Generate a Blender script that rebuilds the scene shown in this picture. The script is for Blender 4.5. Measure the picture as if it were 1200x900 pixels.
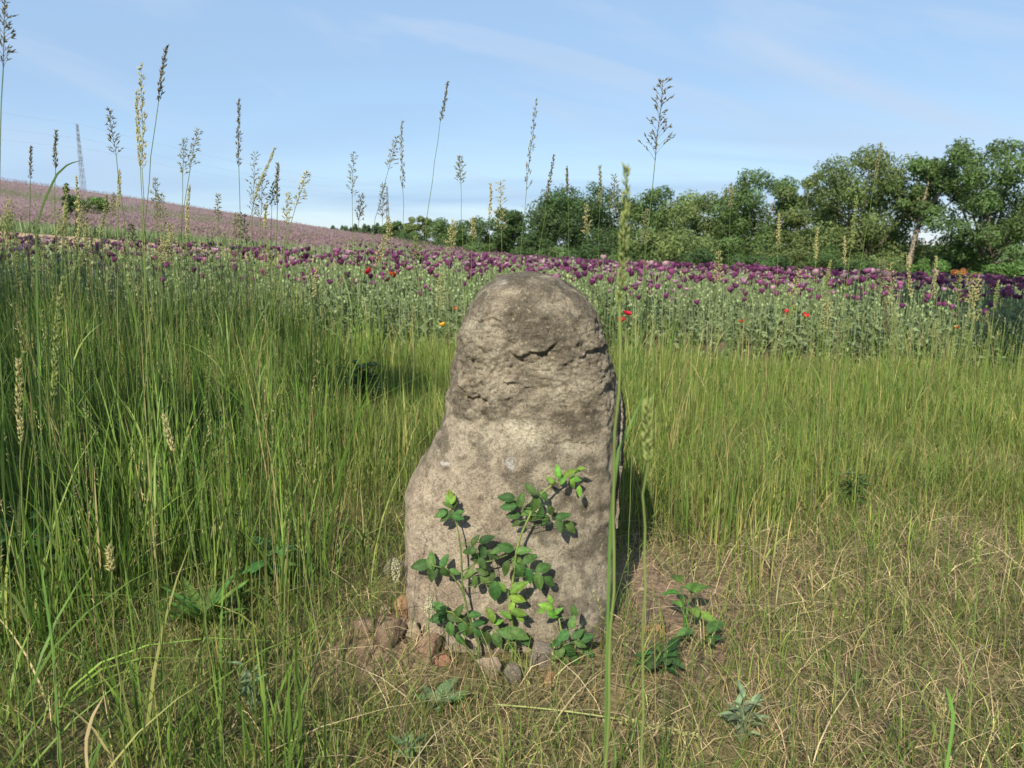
import bpy, math, random
import numpy as np
from mathutils import Vector, Matrix
from mathutils.bvhtree import BVHTree

for o in list(bpy.data.objects):
    bpy.data.objects.remove(o, do_unlink=True)
scn = bpy.context.scene
col = scn.collection
random.seed(11)
rng = np.random.default_rng(11)

# ------------------------------------------------------------------ camera, sky, sun, exposure
CAM_H = 1.05
FPX = 900.0
PITCH = math.radians(10.4)
cam_d = bpy.data.cameras.new('camera')
cam = bpy.data.objects.new('camera', cam_d)
col.objects.link(cam)
cam.location = (0, 0, CAM_H)
cam.rotation_euler = (math.radians(90) - PITCH, 0, 0)
cam_d.sensor_width = 36.0
cam_d.lens = 27.0
cam_d.clip_start = 0.02
cam_d.clip_end = 6000
cam_d.dof.use_dof = True
cam_d.dof.focus_distance = 2.1
cam_d.dof.aperture_fstop = 7.0
scn.camera = cam

SUN_EL, SUN_AZ = math.radians(37), math.radians(18)      # azimuth: to the left of straight behind the camera
SUN_TO = Vector((-math.sin(SUN_AZ) * math.cos(SUN_EL), -math.cos(SUN_AZ) * math.cos(SUN_EL), math.sin(SUN_EL)))

world = bpy.data.worlds.new('World')
scn.world = world
world.use_nodes = True
nt = world.node_tree
nt.nodes.clear()
w_out = nt.nodes.new('ShaderNodeOutputWorld')
w_bg = nt.nodes.new('ShaderNodeBackground')
w_sky = nt.nodes.new('ShaderNodeTexSky')
w_sky.sky_type = 'NISHITA'
w_sky.sun_disc = False
w_sky.sun_elevation = SUN_EL
w_sky.sun_rotation = math.atan2(SUN_TO.x, SUN_TO.y)
w_sky.air_density = 1.0
w_sky.dust_density = 0.0
w_sky.ozone_density = 2.5
w_bg.inputs['Strength'].default_value = 0.098
# thin cirrus all over the sky
tc = nt.nodes.new('ShaderNodeTexCoord')
sep = nt.nodes.new('ShaderNodeSeparateXYZ')
nt.links.new(tc.outputs['Generated'], sep.inputs[0])
zz = nt.nodes.new('ShaderNodeMath'); zz.operation = 'ADD'; zz.inputs[1].default_value = 0.16
nt.links.new(sep.outputs['Z'], zz.inputs[0])
zm = nt.nodes.new('ShaderNodeMath'); zm.operation = 'MAXIMUM'; zm.inputs[1].default_value = 0.05
nt.links.new(zz.outputs[0], zm.inputs[0])
dx_ = nt.nodes.new('ShaderNodeMath'); dx_.operation = 'DIVIDE'
dy_ = nt.nodes.new('ShaderNodeMath'); dy_.operation = 'DIVIDE'
nt.links.new(sep.outputs['X'], dx_.inputs[0]); nt.links.new(zm.outputs[0], dx_.inputs[1])
nt.links.new(sep.outputs['Y'], dy_.inputs[0]); nt.links.new(zm.outputs[0], dy_.inputs[1])
cmb = nt.nodes.new('ShaderNodeCombineXYZ')
nt.links.new(dx_.outputs[0], cmb.inputs[0]); nt.links.new(dy_.outputs[0], cmb.inputs[1])
mp = nt.nodes.new('ShaderNodeMapping')
mp.inputs['Rotation'].default_value = (0, 0, math.radians(62))
mp.inputs['Scale'].default_value = (0.42, 1.5, 1.0)
mp.inputs['Location'].default_value = (0.35, 0.9, 0)
nt.links.new(cmb.outputs[0], mp.inputs[0])
nz = nt.nodes.new('ShaderNodeTexNoise')
nz.inputs['Scale'].default_value = 0.8
nz.inputs['Detail'].default_value = 5.0
nz.inputs['Roughness'].default_value = 0.5
nz.inputs['Distortion'].default_value = 0.6
nt.links.new(mp.outputs[0], nz.inputs['Vector'])
cr = nt.nodes.new('ShaderNodeMapRange')
cr.inputs['From Min'].default_value = 0.42
cr.inputs['From Max'].default_value = 0.72
cr.inputs['To Min'].default_value = 0.66
cr.inputs['To Max'].default_value = 0.90
nt.links.new(nz.outputs['Fac'], cr.inputs['Value'])
cmix = nt.nodes.new('ShaderNodeMix'); cmix.data_type = 'RGBA'
nt.links.new(cr.outputs[0], cmix.inputs['Factor'])
nt.links.new(w_sky.outputs[0], cmix.inputs['A'])
cmix.inputs['B'].default_value = (2.45, 3.65, 5.3, 1)
wisp = nt.nodes.new('ShaderNodeTexNoise')
wisp.inputs['Scale'].default_value = 1.7; wisp.inputs['Detail'].default_value = 7.0; wisp.inputs['Roughness'].default_value = 0.55; wisp.inputs['Distortion'].default_value = 1.1
mp2 = nt.nodes.new('ShaderNodeMapping')
mp2.vector_type = 'TEXTURE'; mp2.inputs['Rotation'].default_value = (0, math.radians(17), 0); mp2.inputs['Scale'].default_value = (1.0, 1.0, 0.19); mp2.inputs['Location'].default_value = (0.33, 0.2, 0.05)
nt.links.new(tc.outputs['Generated'], mp2.inputs[0]); nt.links.new(mp2.outputs[0], wisp.inputs['Vector'])
wr = nt.nodes.new('ShaderNodeMapRange'); wr.inputs['From Min'].default_value = 0.50; wr.inputs['From Max'].default_value = 0.74; wr.inputs['To Max'].default_value = 0.75
nt.links.new(wisp.outputs['Fac'], wr.inputs['Value'])
cm2 = nt.nodes.new('ShaderNodeMix'); cm2.data_type = 'RGBA'
nt.links.new(wr.outputs[0], cm2.inputs['Factor']); nt.links.new(cmix.outputs['Result'], cm2.inputs['A'])
cm2.inputs['B'].default_value = (3.5, 4.35, 5.6, 1)
nt.links.new(cm2.outputs['Result'], w_bg.inputs['Color'])
nt.links.new(w_bg.outputs[0], w_out.inputs['Surface'])

sun_d = bpy.data.lights.new('sun', 'SUN')
sun_d.energy = 4.7
sun_d.angle = math.radians(0.55)
sun_d.color = (1.0, 0.92, 0.76)
sun = bpy.data.objects.new('sun', sun_d)
col.objects.link(sun)
sun.location = (-20, -30, 40)
sun.rotation_euler = (-SUN_TO).to_track_quat('-Z', 'Y').to_euler()

scn.view_settings.view_transform = 'Standard'
scn.view_settings.look = 'None'
scn.view_settings.exposure = 0.72
scn.view_settings.gamma = 1.0
scn.view_settings.use_curve_mapping = False

# ------------------------------------------------------------------ helpers
_F = Vector((0, math.cos(PITCH), -math.sin(PITCH)))
_U = Vector((0, math.sin(PITCH), math.cos(PITCH)))
def ray(px, py):
    v = _F + Vector((1, 0, 0)) * ((px - 600) / FPX) + _U * ((450 - py) / FPX)
    return v.normalized()
def at(px, py, Y):
    r = ray(px, py)
    return Vector((0, 0, CAM_H)) + r * (Y / r.y)

def tag(o, label=None, cat=None, group=None, kind=None):
    if label: o['label'] = label
    if cat: o['category'] = cat
    if group: o['group'] = group
    if kind: o['kind'] = kind
    return o

def empty(name, loc=(0, 0, 0)):
    o = bpy.data.objects.new(name, None)
    col.objects.link(o)
    o.location = loc
    o.empty_display_size = 0.05
    return o

class Acc:
    """collects vertices, faces and a colour per vertex"""
    def __init__(s):
        s.v, s.c, s.f3, s.f4, s.n = [], [], [], [], 0
    def add(s, v, c, f3=None, f4=None):
        v = np.asarray(v, dtype=np.float32).reshape(-1, 3)
        c = np.asarray(c, dtype=np.float32)
        if c.ndim == 1: c = np.tile(c[:3], (len(v), 1))
        s.v.append(v); s.c.append(c[:, :3])
        if f3 is not None and len(f3): s.f3.append(np.asarray(f3, dtype=np.int32).reshape(-1, 3) + s.n)
        if f4 is not None and len(f4): s.f4.append(np.asarray(f4, dtype=np.int32).reshape(-1, 4) + s.n)
        s.n += len(v)
    def mesh(s, name, mat, smooth=True):
        v = np.concatenate(s.v); c = np.concatenate(s.c)
        f3 = np.concatenate(s.f3) if s.f3 else np.zeros((0, 3), np.int32)
        f4 = np.concatenate(s.f4) if s.f4 else np.zeros((0, 4), np.int32)
        me = bpy.data.meshes.new(name)
        me.vertices.add(len(v)); me.vertices.foreach_set('co', v.ravel())
        nl = f3.size + f4.size
        me.loops.add(nl)
        me.loops.foreach_set('vertex_index', np.concatenate([f3.ravel(), f4.ravel()]).astype(np.int32))
        npoly = len(f3) + len(f4)
        me.polygons.add(npoly)
        st = np.concatenate([np.arange(len(f3)) * 3, len(f3) * 3 + np.arange(len(f4)) * 4]).astype(np.int32)
        me.polygons.foreach_set('loop_start', st)
        me.polygons.foreach_set('use_smooth', np.full(npoly, smooth, dtype=bool))
        at_ = me.color_attributes.new('Col', 'FLOAT_COLOR', 'POINT')
        rgba = np.ones((len(v), 4), np.float32); rgba[:, :3] = c
        at_.data.foreach_set('color', rgba.ravel())
        me.update(calc_edges=True)
        me.validate()
        me.materials.append(mat)
        return me
    def build(s, name, mat, parent=None, smooth=True):
        o = bpy.data.objects.new(name, s.mesh(name, mat, smooth))
        col.objects.link(o)
        if parent is not None: o.parent = parent
        return o

def link(name, me, parent=None):
    o = bpy.data.objects.new(name, me)
    col.objects.link(o)
    if parent is not None: o.parent = parent
    return o

# --- 3-D gradient noise
_perm = np.random.default_rng(5).permutation(512).astype(np.int64)
_perm = np.concatenate([_perm, _perm, _perm])
_grad = np.random.default_rng(6).normal(size=(512, 3)); _grad /= np.linalg.norm(_grad, axis=1)[:, None]
def perlin(p):
    p = np.asarray(p, dtype=np.float64)
    i = np.floor(p).astype(np.int64); f = p - i
    u = f * f * f * (f * (f * 6 - 15) + 10)
    i &= 511
    out = 0
    for dx in (0, 1):
        for dy in (0, 1):
            for dz in (0, 1):
                h = _perm[_perm[_perm[(i[:, 0] + dx) & 511] + ((i[:, 1] + dy) & 511)] + ((i[:, 2] + dz) & 511)]
                g = _grad[h & 511]
                d = g[:, 0] * (f[:, 0] - dx) + g[:, 1] * (f[:, 1] - dy) + g[:, 2] * (f[:, 2] - dz)
                w = (u[:, 0] if dx else 1 - u[:, 0]) * (u[:, 1] if dy else 1 - u[:, 1]) * (u[:, 2] if dz else 1 - u[:, 2])
                out = out + d * w
    return out * 1.5
def fbm(p, octs=4, lac=2.1, gain=0.5):
    a, s, k = 1.0, 0, 1.0
    for q in range(octs):
        s = s + a * perlin(p * k + 17.3 * q); a *= gain; k *= lac
    return s
def sstep(a, b, x):
    t = np.clip((np.asarray(x, dtype=np.float64) - a) / (b - a), 0, 1)
    return t * t * (3 - 2 * t)

# ------------------------------------------------------------------ materials
def new_mat(name):
    m = bpy.data.materials.new(name); m.use_nodes = True
    n = m.node_tree; n.nodes.clear()
    out = n.nodes.new('ShaderNodeOutputMaterial')
    return m, n, out

def veg_mat(name, trans=0.35, rough=0.55, spec=0.3, vary=0.25, scale=30.0, objvar=0.0, tgain=1.3):
    m, n, out = new_mat(name)
    at_ = n.nodes.new('ShaderNodeAttribute'); at_.attribute_name = 'Col'
    nz = n.nodes.new('ShaderNodeTexNoise'); nz.inputs['Scale'].default_value = scale; nz.inputs['Detail'].default_value = 3
    geo = n.nodes.new('ShaderNodeNewGeometry')
    n.links.new(geo.outputs['Position'], nz.inputs['Vector'])
    mr = n.nodes.new('ShaderNodeMapRange')
    mr.inputs['From Min'].default_value = 0.25; mr.inputs['From Max'].default_value = 0.75
    mr.inputs['To Min'].default_value = 1 - vary; mr.inputs['To Max'].default_value = 1 + vary
    n.links.new(nz.outputs['Fac'], mr.inputs['Value'])
    hsv = n.nodes.new('ShaderNodeHueSaturation')
    n.links.new(at_.outputs['Color'], hsv.inputs['Color'])
    n.links.new(mr.outputs[0], hsv.inputs['Value'])
    if objvar > 0:
        oi = n.nodes.new('ShaderNodeObjectInfo')
        m2 = n.nodes.new('ShaderNodeMapRange')
        m2.inputs['To Min'].default_value = 0.5 - 0.035 * objvar; m2.inputs['To Max'].default_value = 0.5 + 0.03 * objvar
        n.links.new(oi.outputs['Random'], m2.inputs['Value'])
        n.links.new(m2.outputs[0], hsv.inputs['Hue'])
        m3 = n.nodes.new('ShaderNodeMath'); m3.operation = 'MULTIPLY'; m3.inputs[1].default_value = 7.31
        m4 = n.nodes.new('ShaderNodeMath'); m4.operation = 'FRACT'
        m5 = n.nodes.new('ShaderNodeMath'); m5.operation = 'MULTIPLY_ADD'; m5.inputs[1].default_value = 0.75 * objvar; m5.inputs[2].default_value = 1 - 0.375 * objvar
        m6 = n.nodes.new('ShaderNodeMath'); m6.operation = 'MULTIPLY'
        n.links.new(oi.outputs['Random'], m3.inputs[0]); n.links.new(m3.outputs[0], m4.inputs[0]); n.links.new(m4.outputs[0], m5.inputs[0])
        n.links.new(m5.outputs[0], m6.inputs[0]); n.links.new(mr.outputs[0], m6.inputs[1]); n.links.new(m6.outputs[0], hsv.inputs['Value'])
    pb = n.nodes.new('ShaderNodeBsdfPrincipled')
    pb.inputs['Roughness'].default_value = rough
    pb.inputs['Specular IOR Level'].default_value = spec
    n.links.new(hsv.outputs[0], pb.inputs['Base Color'])
    if trans > 0:
        tr = n.nodes.new('ShaderNodeBsdfTranslucent')
        g = n.nodes.new('ShaderNodeMix'); g.data_type = 'RGBA'; g.blend_type = 'MULTIPLY'
        g.inputs['Factor'].default_value = 1.0
        g.inputs['B'].default_value = (tgain * 1.1, tgain * 1.15, tgain * 0.7, 1)
        n.links.new(hsv.outputs[0], g.inputs['A'])
        n.links.new(g.outputs['Result'], tr.inputs['Color'])
        mx = n.nodes.new('ShaderNodeMixShader'); mx.inputs[0].default_value = trans
        n.links.new(pb.outputs[0], mx.inputs[1]); n.links.new(tr.outputs[0], mx.inputs[2])
        n.links.new(mx.outputs[0], out.inputs['Surface'])
    else:
        n.links.new(pb.outputs[0], out.inputs['Surface'])
    return m

M_GRASS = veg_mat('grass_blades', 0.25, 0.55, 0.18, 0.22, 9.0)
M_STRAW = veg_mat('dry_straw', 0.2, 0.7, 0.2, 0.25, 25.0)
M_LEAF = veg_mat('broad_leaf', 0.26, 0.6, 0.2, 0.35, 110.0, objvar=0.9)
M_TREE = veg_mat('tree_foliage', 0.30, 0.55, 0.3, 0.3, 0.9)
M_BARK = veg_mat('bark', 0.0, 0.85, 0.1, 0.4, 6.0)
M_POPPY = veg_mat('poppy_green', 0.25, 0.55, 0.25, 0.25, 12.0)
M_PETAL = veg_mat('petal', 0.38, 0.55, 0.25, 0.2, 25.0, objvar=0.5, tgain=1.15)
M_SEED = veg_mat('seed_head', 0.3, 0.65, 0.2, 0.25, 80.0)
M_METAL = veg_mat('galvanised_steel', 0.0, 0.5, 0.5, 0.1, 1.0)

def ground_mat():
    m, n, out = new_mat('soil_and_field')
    at_ = n.nodes.new('ShaderNodeAttribute'); at_.attribute_name = 'Col'
    geo = n.nodes.new('ShaderNodeNewGeometry')
    a = n.nodes.new('ShaderNodeTexNoise'); a.inputs['Scale'].default_value = 9; a.inputs['Detail'].default_value = 8; a.inputs['Roughness'].default_value = 0.65
    b = n.nodes.new('ShaderNodeTexNoise'); b.inputs['Scale'].default_value = 90; b.inputs['Detail'].default_value = 6; b.inputs['Roughness'].default_value = 0.7
    c = n.nodes.new('ShaderNodeTexVoronoi'); c.inputs['Scale'].default_value = 45
    for t in (a, b, c): n.links.new(geo.outputs['Position'], t.inputs['Vector'])
    s = n.nodes.new('ShaderNodeMath'); s.operation = 'ADD'
    n.links.new(a.outputs['Fac'], s.inputs[0]); n.links.new(b.outputs['Fac'], s.inputs[1])
    mr = n.nodes.new('ShaderNodeMapRange')
    mr.inputs['From Min'].default_value = 0.65; mr.inputs['From Max'].default_value = 1.35
    mr.inputs['To Min'].default_value = 0.55; mr.inputs['To Max'].default_value = 1.45
    n.links.new(s.outputs[0], mr.inputs['Value'])
    hsv = n.nodes.new('ShaderNodeHueSaturation')
    n.links.new(at_.outputs['Color'], hsv.inputs['Color']); n.links.new(mr.outputs[0], hsv.inputs['Value'])
    pb = n.nodes.new('ShaderNodeBsdfPrincipled'); pb.inputs['Roughness'].default_value = 0.95
    pb.inputs['Specular IOR Level'].default_value = 0.1
    n.links.new(hsv.outputs[0], pb.inputs['Base Color'])
    s2 = n.nodes.new('ShaderNodeMath'); s2.operation = 'ADD'
    n.links.new(s.outputs[0], s2.inputs[0]); n.links.new(c.outputs['Distance'], s2.inputs[1])
    bp = n.nodes.new('ShaderNodeBump'); bp.inputs['Strength'].default_value = 0.9; bp.inputs['Distance'].default_value = 0.012
    n.links.new(s2.outputs[0], bp.inputs['Height']); n.links.new(bp.outputs[0], pb.inputs['Normal'])
    n.links.new(pb.outputs[0], out.inputs['Surface'])
    return m
M_GROUND = ground_mat()

def stone_mat(name='weathered_sandstone', sc=1.0, lichen=1.0):
    m, n, out = new_mat(name)
    at_ = n.nodes.new('ShaderNodeAttribute'); at_.attribute_name = 'Col'
    tcn = n.nodes.new('ShaderNodeTexCoord')
    def noise(scale, det, ro, dist=0.0):
        t = n.nodes.new('ShaderNodeTexNoise'); t.inputs['Scale'].default_value = scale * sc
        t.inputs['Detail'].default_value = det; t.inputs['Roughness'].default_value = ro; t.inputs['Distortion'].default_value = dist
        n.links.new(tcn.outputs['Object'], t.inputs['Vector']); return t
    def ramp(src, lo, hi, a=0.0, b=1.0):
        r = n.nodes.new('ShaderNodeMapRange'); r.inputs['From Min'].default_value = lo; r.inputs['From Max'].default_value = hi
        r.inputs['To Min'].default_value = a; r.inputs['To Max'].default_value = b
        n.links.new(src, r.inputs['Value']); return r.outputs[0]
    def mix(fac, A, B, mode='MIX'):
        x = n.nodes.new('ShaderNodeMix'); x.data_type = 'RGBA'; x.blend_type = mode
        for nm, val in (('Factor', fac), ('A', A), ('B', B)):
            if isinstance(val, (float, int)): x.inputs[nm].default_value = val
            elif isinstance(val, tuple): x.inputs[nm].default_value = val
            else: n.links.new(val, x.inputs[nm])
        return x.outputs['Result']
    big = noise(9, 7, 0.65, 0.4); mid = noise(38, 8, 0.72, 0.3); fine = noise(190, 5, 0.75); spk = noise(75, 3, 0.6)
    base = mix(ramp(big.outputs['Fac'], 0.40, 0.62), at_.outputs['Color'], (0.76, 0.74, 0.72, 1), 'MULTIPLY')
    dk = mix(ramp(mid.outputs['Fac'], 0.50, 0.64, 0.0, 0.55 * lichen), base, (0.075, 0.064, 0.048, 1))
    lt = mix(ramp(spk.outputs['Fac'], 0.58, 0.68, 0.0, 0.60), dk, (0.44, 0.37, 0.25, 1))
    crust = noise(120, 6, 0.7, 0.5); crust2 = noise(300, 4, 0.7)
    lt = mix(ramp(crust.outputs['Fac'], 0.54, 0.60, 0.0, 0.42 * lichen), lt, (0.060, 0.052, 0.040, 1))
    lt = mix(ramp(crust2.outputs['Fac'], 0.60, 0.66, 0.0, 0.6), lt, (0.56, 0.50, 0.39, 1))
    gr = n.nodes.new('ShaderNodeHueSaturation')
    n.links.new(lt, gr.inputs['Color']); n.links.new(ramp(fine.outputs['Fac'], 0.33, 0.67, 0.45, 1.55), gr.inputs['Value'])
    pb = n.nodes.new('ShaderNodeBsdfPrincipled'); pb.inputs['Roughness'].default_value = 0.93
    pb.inputs['Specular IOR Level'].default_value = 0.15
    n.links.new(gr.outputs[0], pb.inputs['Base Color'])
    fine.inputs['Detail'].default_value = 9; fine.inputs['Roughness'].default_value = 0.85
    h1 = n.nodes.new('ShaderNodeMath'); h1.operation = 'MULTIPLY_ADD'
    n.links.new(mid.outputs['Fac'], h1.inputs[0]); h1.inputs[1].default_value = 1.6; n.links.new(fine.outputs['Fac'], h1.inputs[2])
    bp = n.nodes.new('ShaderNodeBump'); bp.inputs['Strength'].default_value = 0.9; bp.inputs['Distance'].default_value = 0.010 / sc
    n.links.new(h1.outputs[0], bp.inputs['Height']); n.links.new(bp.outputs[0], pb.inputs['Normal'])
    n.links.new(pb.outputs[0], out.inputs['Surface'])
    return m
M_STONE = stone_mat()
M_ROCK = stone_mat('field_rock', 1.6, 0.45)

# ------------------------------------------------------------------ terrain
def gz(x, y):
    x = np.asarray(x, dtype=np.float64); y = np.asarray(y, dtype=np.float64)
    xs = 160 * np.tanh(x / 160)
    slope = 0.026 + 0.014 * sstep(2.0, 6.0, y) + 0.031 * sstep(15, 28, y)
    z = -slope * xs - 0.012 * np.clip(y - 8, 0, 60) * sstep(-20, 0, x)
    z = z + 0.112 * np.log1p(np.exp(np.clip((-xs - 28) / 6, -30, 30))) * 6 * sstep(32, 155, y)
    t = sstep(165, 420, y)
    z = z * (1 - t) + (-7.0) * t
    return z
def gzn(x, y):
    x = np.asarray(x, dtype=np.float64).ravel(); y = np.asarray(y, dtype=np.float64).ravel()
    z = gz(x, y)
    p = np.stack([x, y, np.zeros_like(x)], 1)
    near = sstep(9, 4, y) * sstep(-3, 0, y)
    z = z + near * (0.018 * perlin(p * 2.2) + 0.010 * perlin(p * 9.0 + 3.1))
    # little mound of soil and rubble on the left of the stone's foot, slight rise round the stone
    z = z + 0.05 * np.exp(-(((x + 0.30) / 0.14) ** 2 + ((y - 1.86) / 0.13) ** 2))
    z = z + 0.02 * np.exp(-(((x - 0.05) / 0.40) ** 2 + ((y - 1.95) / 0.35) ** 2))
    return z
def G(x, y):
    return float(gzn(np.array([x]), np.array([y]))[0])

C_SOIL = np.array([0.235, 0.165, 0.112]); C_DRY = np.array([0.150, 0.128, 0.062])
C_TRACK = np.array([0.42, 0.30, 0.19]); C_GREEN = np.array([0.085, 0.125, 0.045])
C_PINK = np.array([0.232, 0.170, 0.172])
def field_edge(x):      # the near edge of the poppy field
    return 6.6 + 0.05 * x + 0.25 * np.sin(np.asarray(x) * 0.9)

def grow(a, b, first, fac):
    r, s = [], first; p = a
    while p < b: r.append(p); p += s; s *= fac
    r.append(b); return r
def build_ground():
    xr = grow(2.2, 1500, 0.05, 1.16)
    xs = np.array([-v for v in xr[::-1]] + list(np.arange(-2.16, 2.17, 0.04)) + xr)
    ys = np.array([-v for v in grow(0.3, 300, 0.3, 1.35)[::-1]] + list(np.arange(0.0, 4.2, 0.04)) + list(np.arange(4.2, 12, 0.12))
                  + list(np.arange(12, 60, 0.8)) + list(np.arange(60, 170, 2.2)) + grow(171, 4000, 6, 1.2))
    X, Y = np.meshgrid(xs, ys); x, y = X.ravel(), Y.ravel()
    z = gzn(x, y)
    p = np.stack([x, y, np.zeros_like(x)], 1)
    n1 = fbm(p * 1.3, 3)[:, None]
    c = C_DRY * np.ones((len(x), 1)) * (1 + 0.25 * n1)
    def mix(c, k, w): return c * (1 - w[:, None]) + k * w[:, None]
    # bare soil: right of the stone, left of the stone and the strip at the edge of the field
    w = np.exp(-(((x - 0.46) / 0.24) ** 2 + ((y - 2.18) / 0.42) ** 2)) * 1.3
    w += np.exp(-(((x + 0.32) / 0.13) ** 2 + ((y - 1.86) / 0.13) ** 2)) * 1.3
    w += np.exp(-((y - field_edge(x) + 0.15) / 0.5) ** 2)
    c = mix(c, C_SOIL, np.clip(w + 0.25 * n1[:, 0] * (w > 0.1), 0, 1))
    c = mix(c, C_SOIL * 0.9, sstep(0, 0.6, y - field_edge(x)))
    c = mix(c, C_GREEN, sstep(9, 14, y))
    left = sstep(-0.20, -0.26, x / np.maximum(y, 1))
    c = mix(c, C_TRACK, sstep(22.5, 23.5, y + n1[:, 0]) * (1 - sstep(33, 34, y + n1[:, 0])) * left)
    c = mix(c, C_GREEN, sstep(33, 34, y) * (1 - sstep(38, 39, y)))
    pk = C_PINK * (1 + 0.35 * fbm(p * np.array([0.12, 0.05, 1]), 3)[:, None])
    wv = sstep(38, 39.5, y) * (1 - sstep(170, 200, y)) * sstep(15, -4, x)
    c = c * (1 - wv[:, None]) + pk * wv[:, None]
    gb = sstep(100, 106, y + 0.05 * x) * (1 - sstep(112, 120, y + 0.05 * x)) * sstep(-22, -42, x) * 0.75
    c = mix(c, np.array([0.13, 0.14, 0.07]), gb)
    nx, ny = len(xs), len(ys)
    i = np.arange(nx * ny).reshape(ny, nx)
    f = np.stack([i[:-1, :-1], i[:-1, 1:], i[1:, 1:], i[1:, :-1]], -1).reshape(-1, 4)
    a = Acc(); a.add(np.stack([x, y, z], 1), np.clip(c, 0.01, 1), f4=f)
    o = a.build('ground', M_GROUND)
    o['kind'] = 'structure'
    tag(o, 'dry soil ground that rises to the mauve hillside', 'ground')
    return o
build_ground()

# ------------------------------------------------------------------ the stone
SY = 1.99
sil = [(322, 606, 624), (324, 596, 634), (329, 582, 653), (336, 570, 668), (345, 561, 680), (360, 549, 693), (380, 541, 704), (400, 536, 711), (420, 533, 717),
       (440, 528, 723), (460, 524, 729), (480, 522, 731), (500, 518, 731), (520, 507, 730), (540, 494, 728), (560, 484, 726),
       (580, 477, 724), (600, 475, 722), (650, 475, 720), (700, 478, 718), (760, 481, 716), (820, 484, 714)]
def build_stone():
    sp = np.array([s[0] for s in sil], float); sl = np.array([s[1] for s in sil], float); sr = np.array([s[2] for s in sil], float)
    NU = 370
    t = np.linspace(0, 1, 340)
    py = 322 + (820 - 322) * (0.45 * t + 0.55 * t ** 2.2)
    kern = np.array([1, 2, 3, 2, 1]) / 9.0
    rows = []
    # the crown of the stone closes towards a point
    for pyv in py:
        L = np.interp(pyv, sp, sl); R = np.interp(pyv, sp, sr)
        pl = at(L, pyv, SY); pr = at(R, pyv, SY)
        rows.append(((pl.x + pr.x) / 2, (pr.x - pl.x) / 2, (pl.z + pr.z) / 2))
    rows = np.array(rows)
    for k in range(2):
        rows[2:-2, 1] = np.convolve(rows[:, 1], kern, 'valid'); rows[2:-2, 0] = np.convolve(rows[:, 0], kern, 'valid')
    ztop = rows[0, 2]
    ncap = 8
    cap = [(rows[0, 0], rows[0, 1] * math.sqrt(k / ncap), ztop + 0.004 * (1 - k / ncap)) for k in range(1, ncap)]
    rows = np.concatenate([np.array(cap), rows])
    cx, a, z = rows[:, 0], rows[:, 1], rows[:, 2]
    H = z - z.min()
    b = 0.185 * np.sqrt(np.clip(a / 0.2, 0, 1)) * (0.88 + 0.12 * sstep(0.9, 0.2, H))
    lean = 0.035 * sstep(0.1, 1.0, H)
    th = np.linspace(0, 2 * math.pi, NU, endpoint=False)
    n_ = 2.7
    ct, st = np.cos(th), np.sin(th)
    ux = np.sign(ct) * np.abs(ct) ** (2 / n_); uy = np.sign(st) * np.abs(st) ** (2 / n_)
    X = cx[:, None] + a[:, None] * ux[None]; Y = SY + lean[:, None] + b[:, None] * uy[None]
    Y = Y + 0.10 * (X - cx[:, None]) * (uy[None] < 0) * 0.6
    Z = np.repeat(z[:, None], NU, 1)
    NR = len(rows)
    P = np.stack([X, Y, Z], -1)
    # normals of the smooth form
    du = np.roll(P, -1, 1) - np.roll(P, 1, 1); dv = np.gradient(P, axis=0)
    N = np.cross(dv, du); N /= np.linalg.norm(N, axis=2, keepdims=True) + 1e-9
    ctr = np.stack([np.repeat(cx[:, None], NU, 1), np.repeat((SY + lean)[:, None], NU, 1), Z], -1)
    sgn = np.sign(((P - ctr) * N).sum(-1).mean()); N *= sgn
    P = P.reshape(-1, 3); N = N.reshape(-1, 3)
    # place on the stone's face, in picture units of its own plane, to lay out its ledges and scars
    rel = P - np.array([0, 0, CAM_H])
    dep = rel[:, 1] * math.cos(PITCH) - rel[:, 2] * math.sin(PITCH)
    fx = 600 + FPX * rel[:, 0] / dep
    fy = 450 - FPX * (rel[:, 1] * math.sin(PITCH) + rel[:, 2] * math.cos(PITCH)) / dep
    front = sstep(0.15, -0.5, N[:, 1])
    d = 0.011 * perlin(P * 5.0) + 0.007 * perlin(P * 11.0 + 4) + 0.0042 * perlin(P * 24.0 + 9)
    rough = 0.3 + 0.9 * sstep(540, 470, fy) * sstep(325, 370, fy)
    rz = np.exp(-(((fx - 615) / 62) ** 2 + ((fy - 432) / 42) ** 2)) + 0.8 * np.exp(-(((fx - 550) / 28) ** 2 + ((fy - 455) / 45) ** 2)) + 0.6 * np.exp(-(((fx - 700) / 26) ** 2 + ((fy - 420) / 40) ** 2))
    rough = rough + 1.1 * rz * front
    rid = 1 - np.abs(perlin(P * np.array([22, 22, 34]) + 2.2)) * 2
    d += rough * (0.0034 * perlin(P * 48) + 0.0024 * perlin(P * 95 + 1.5) + 0.0009 * perlin(P * 190 + 8))
    d += -0.004 * rough * np.clip(rid - 0.55, 0, 1)
    # pits
    pit = perlin(P * 62 + 31)
    d -= 0.006 * rough * np.clip(pit - 0.38, 0, 1) * front
    wob = 5.0 * perlin(np.stack([fx / 14, fy / 14, fx * 0], 1)) + 2.5 * perlin(np.stack([fx / 5, fy / 5, fx * 0 + 4], 1))
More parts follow.
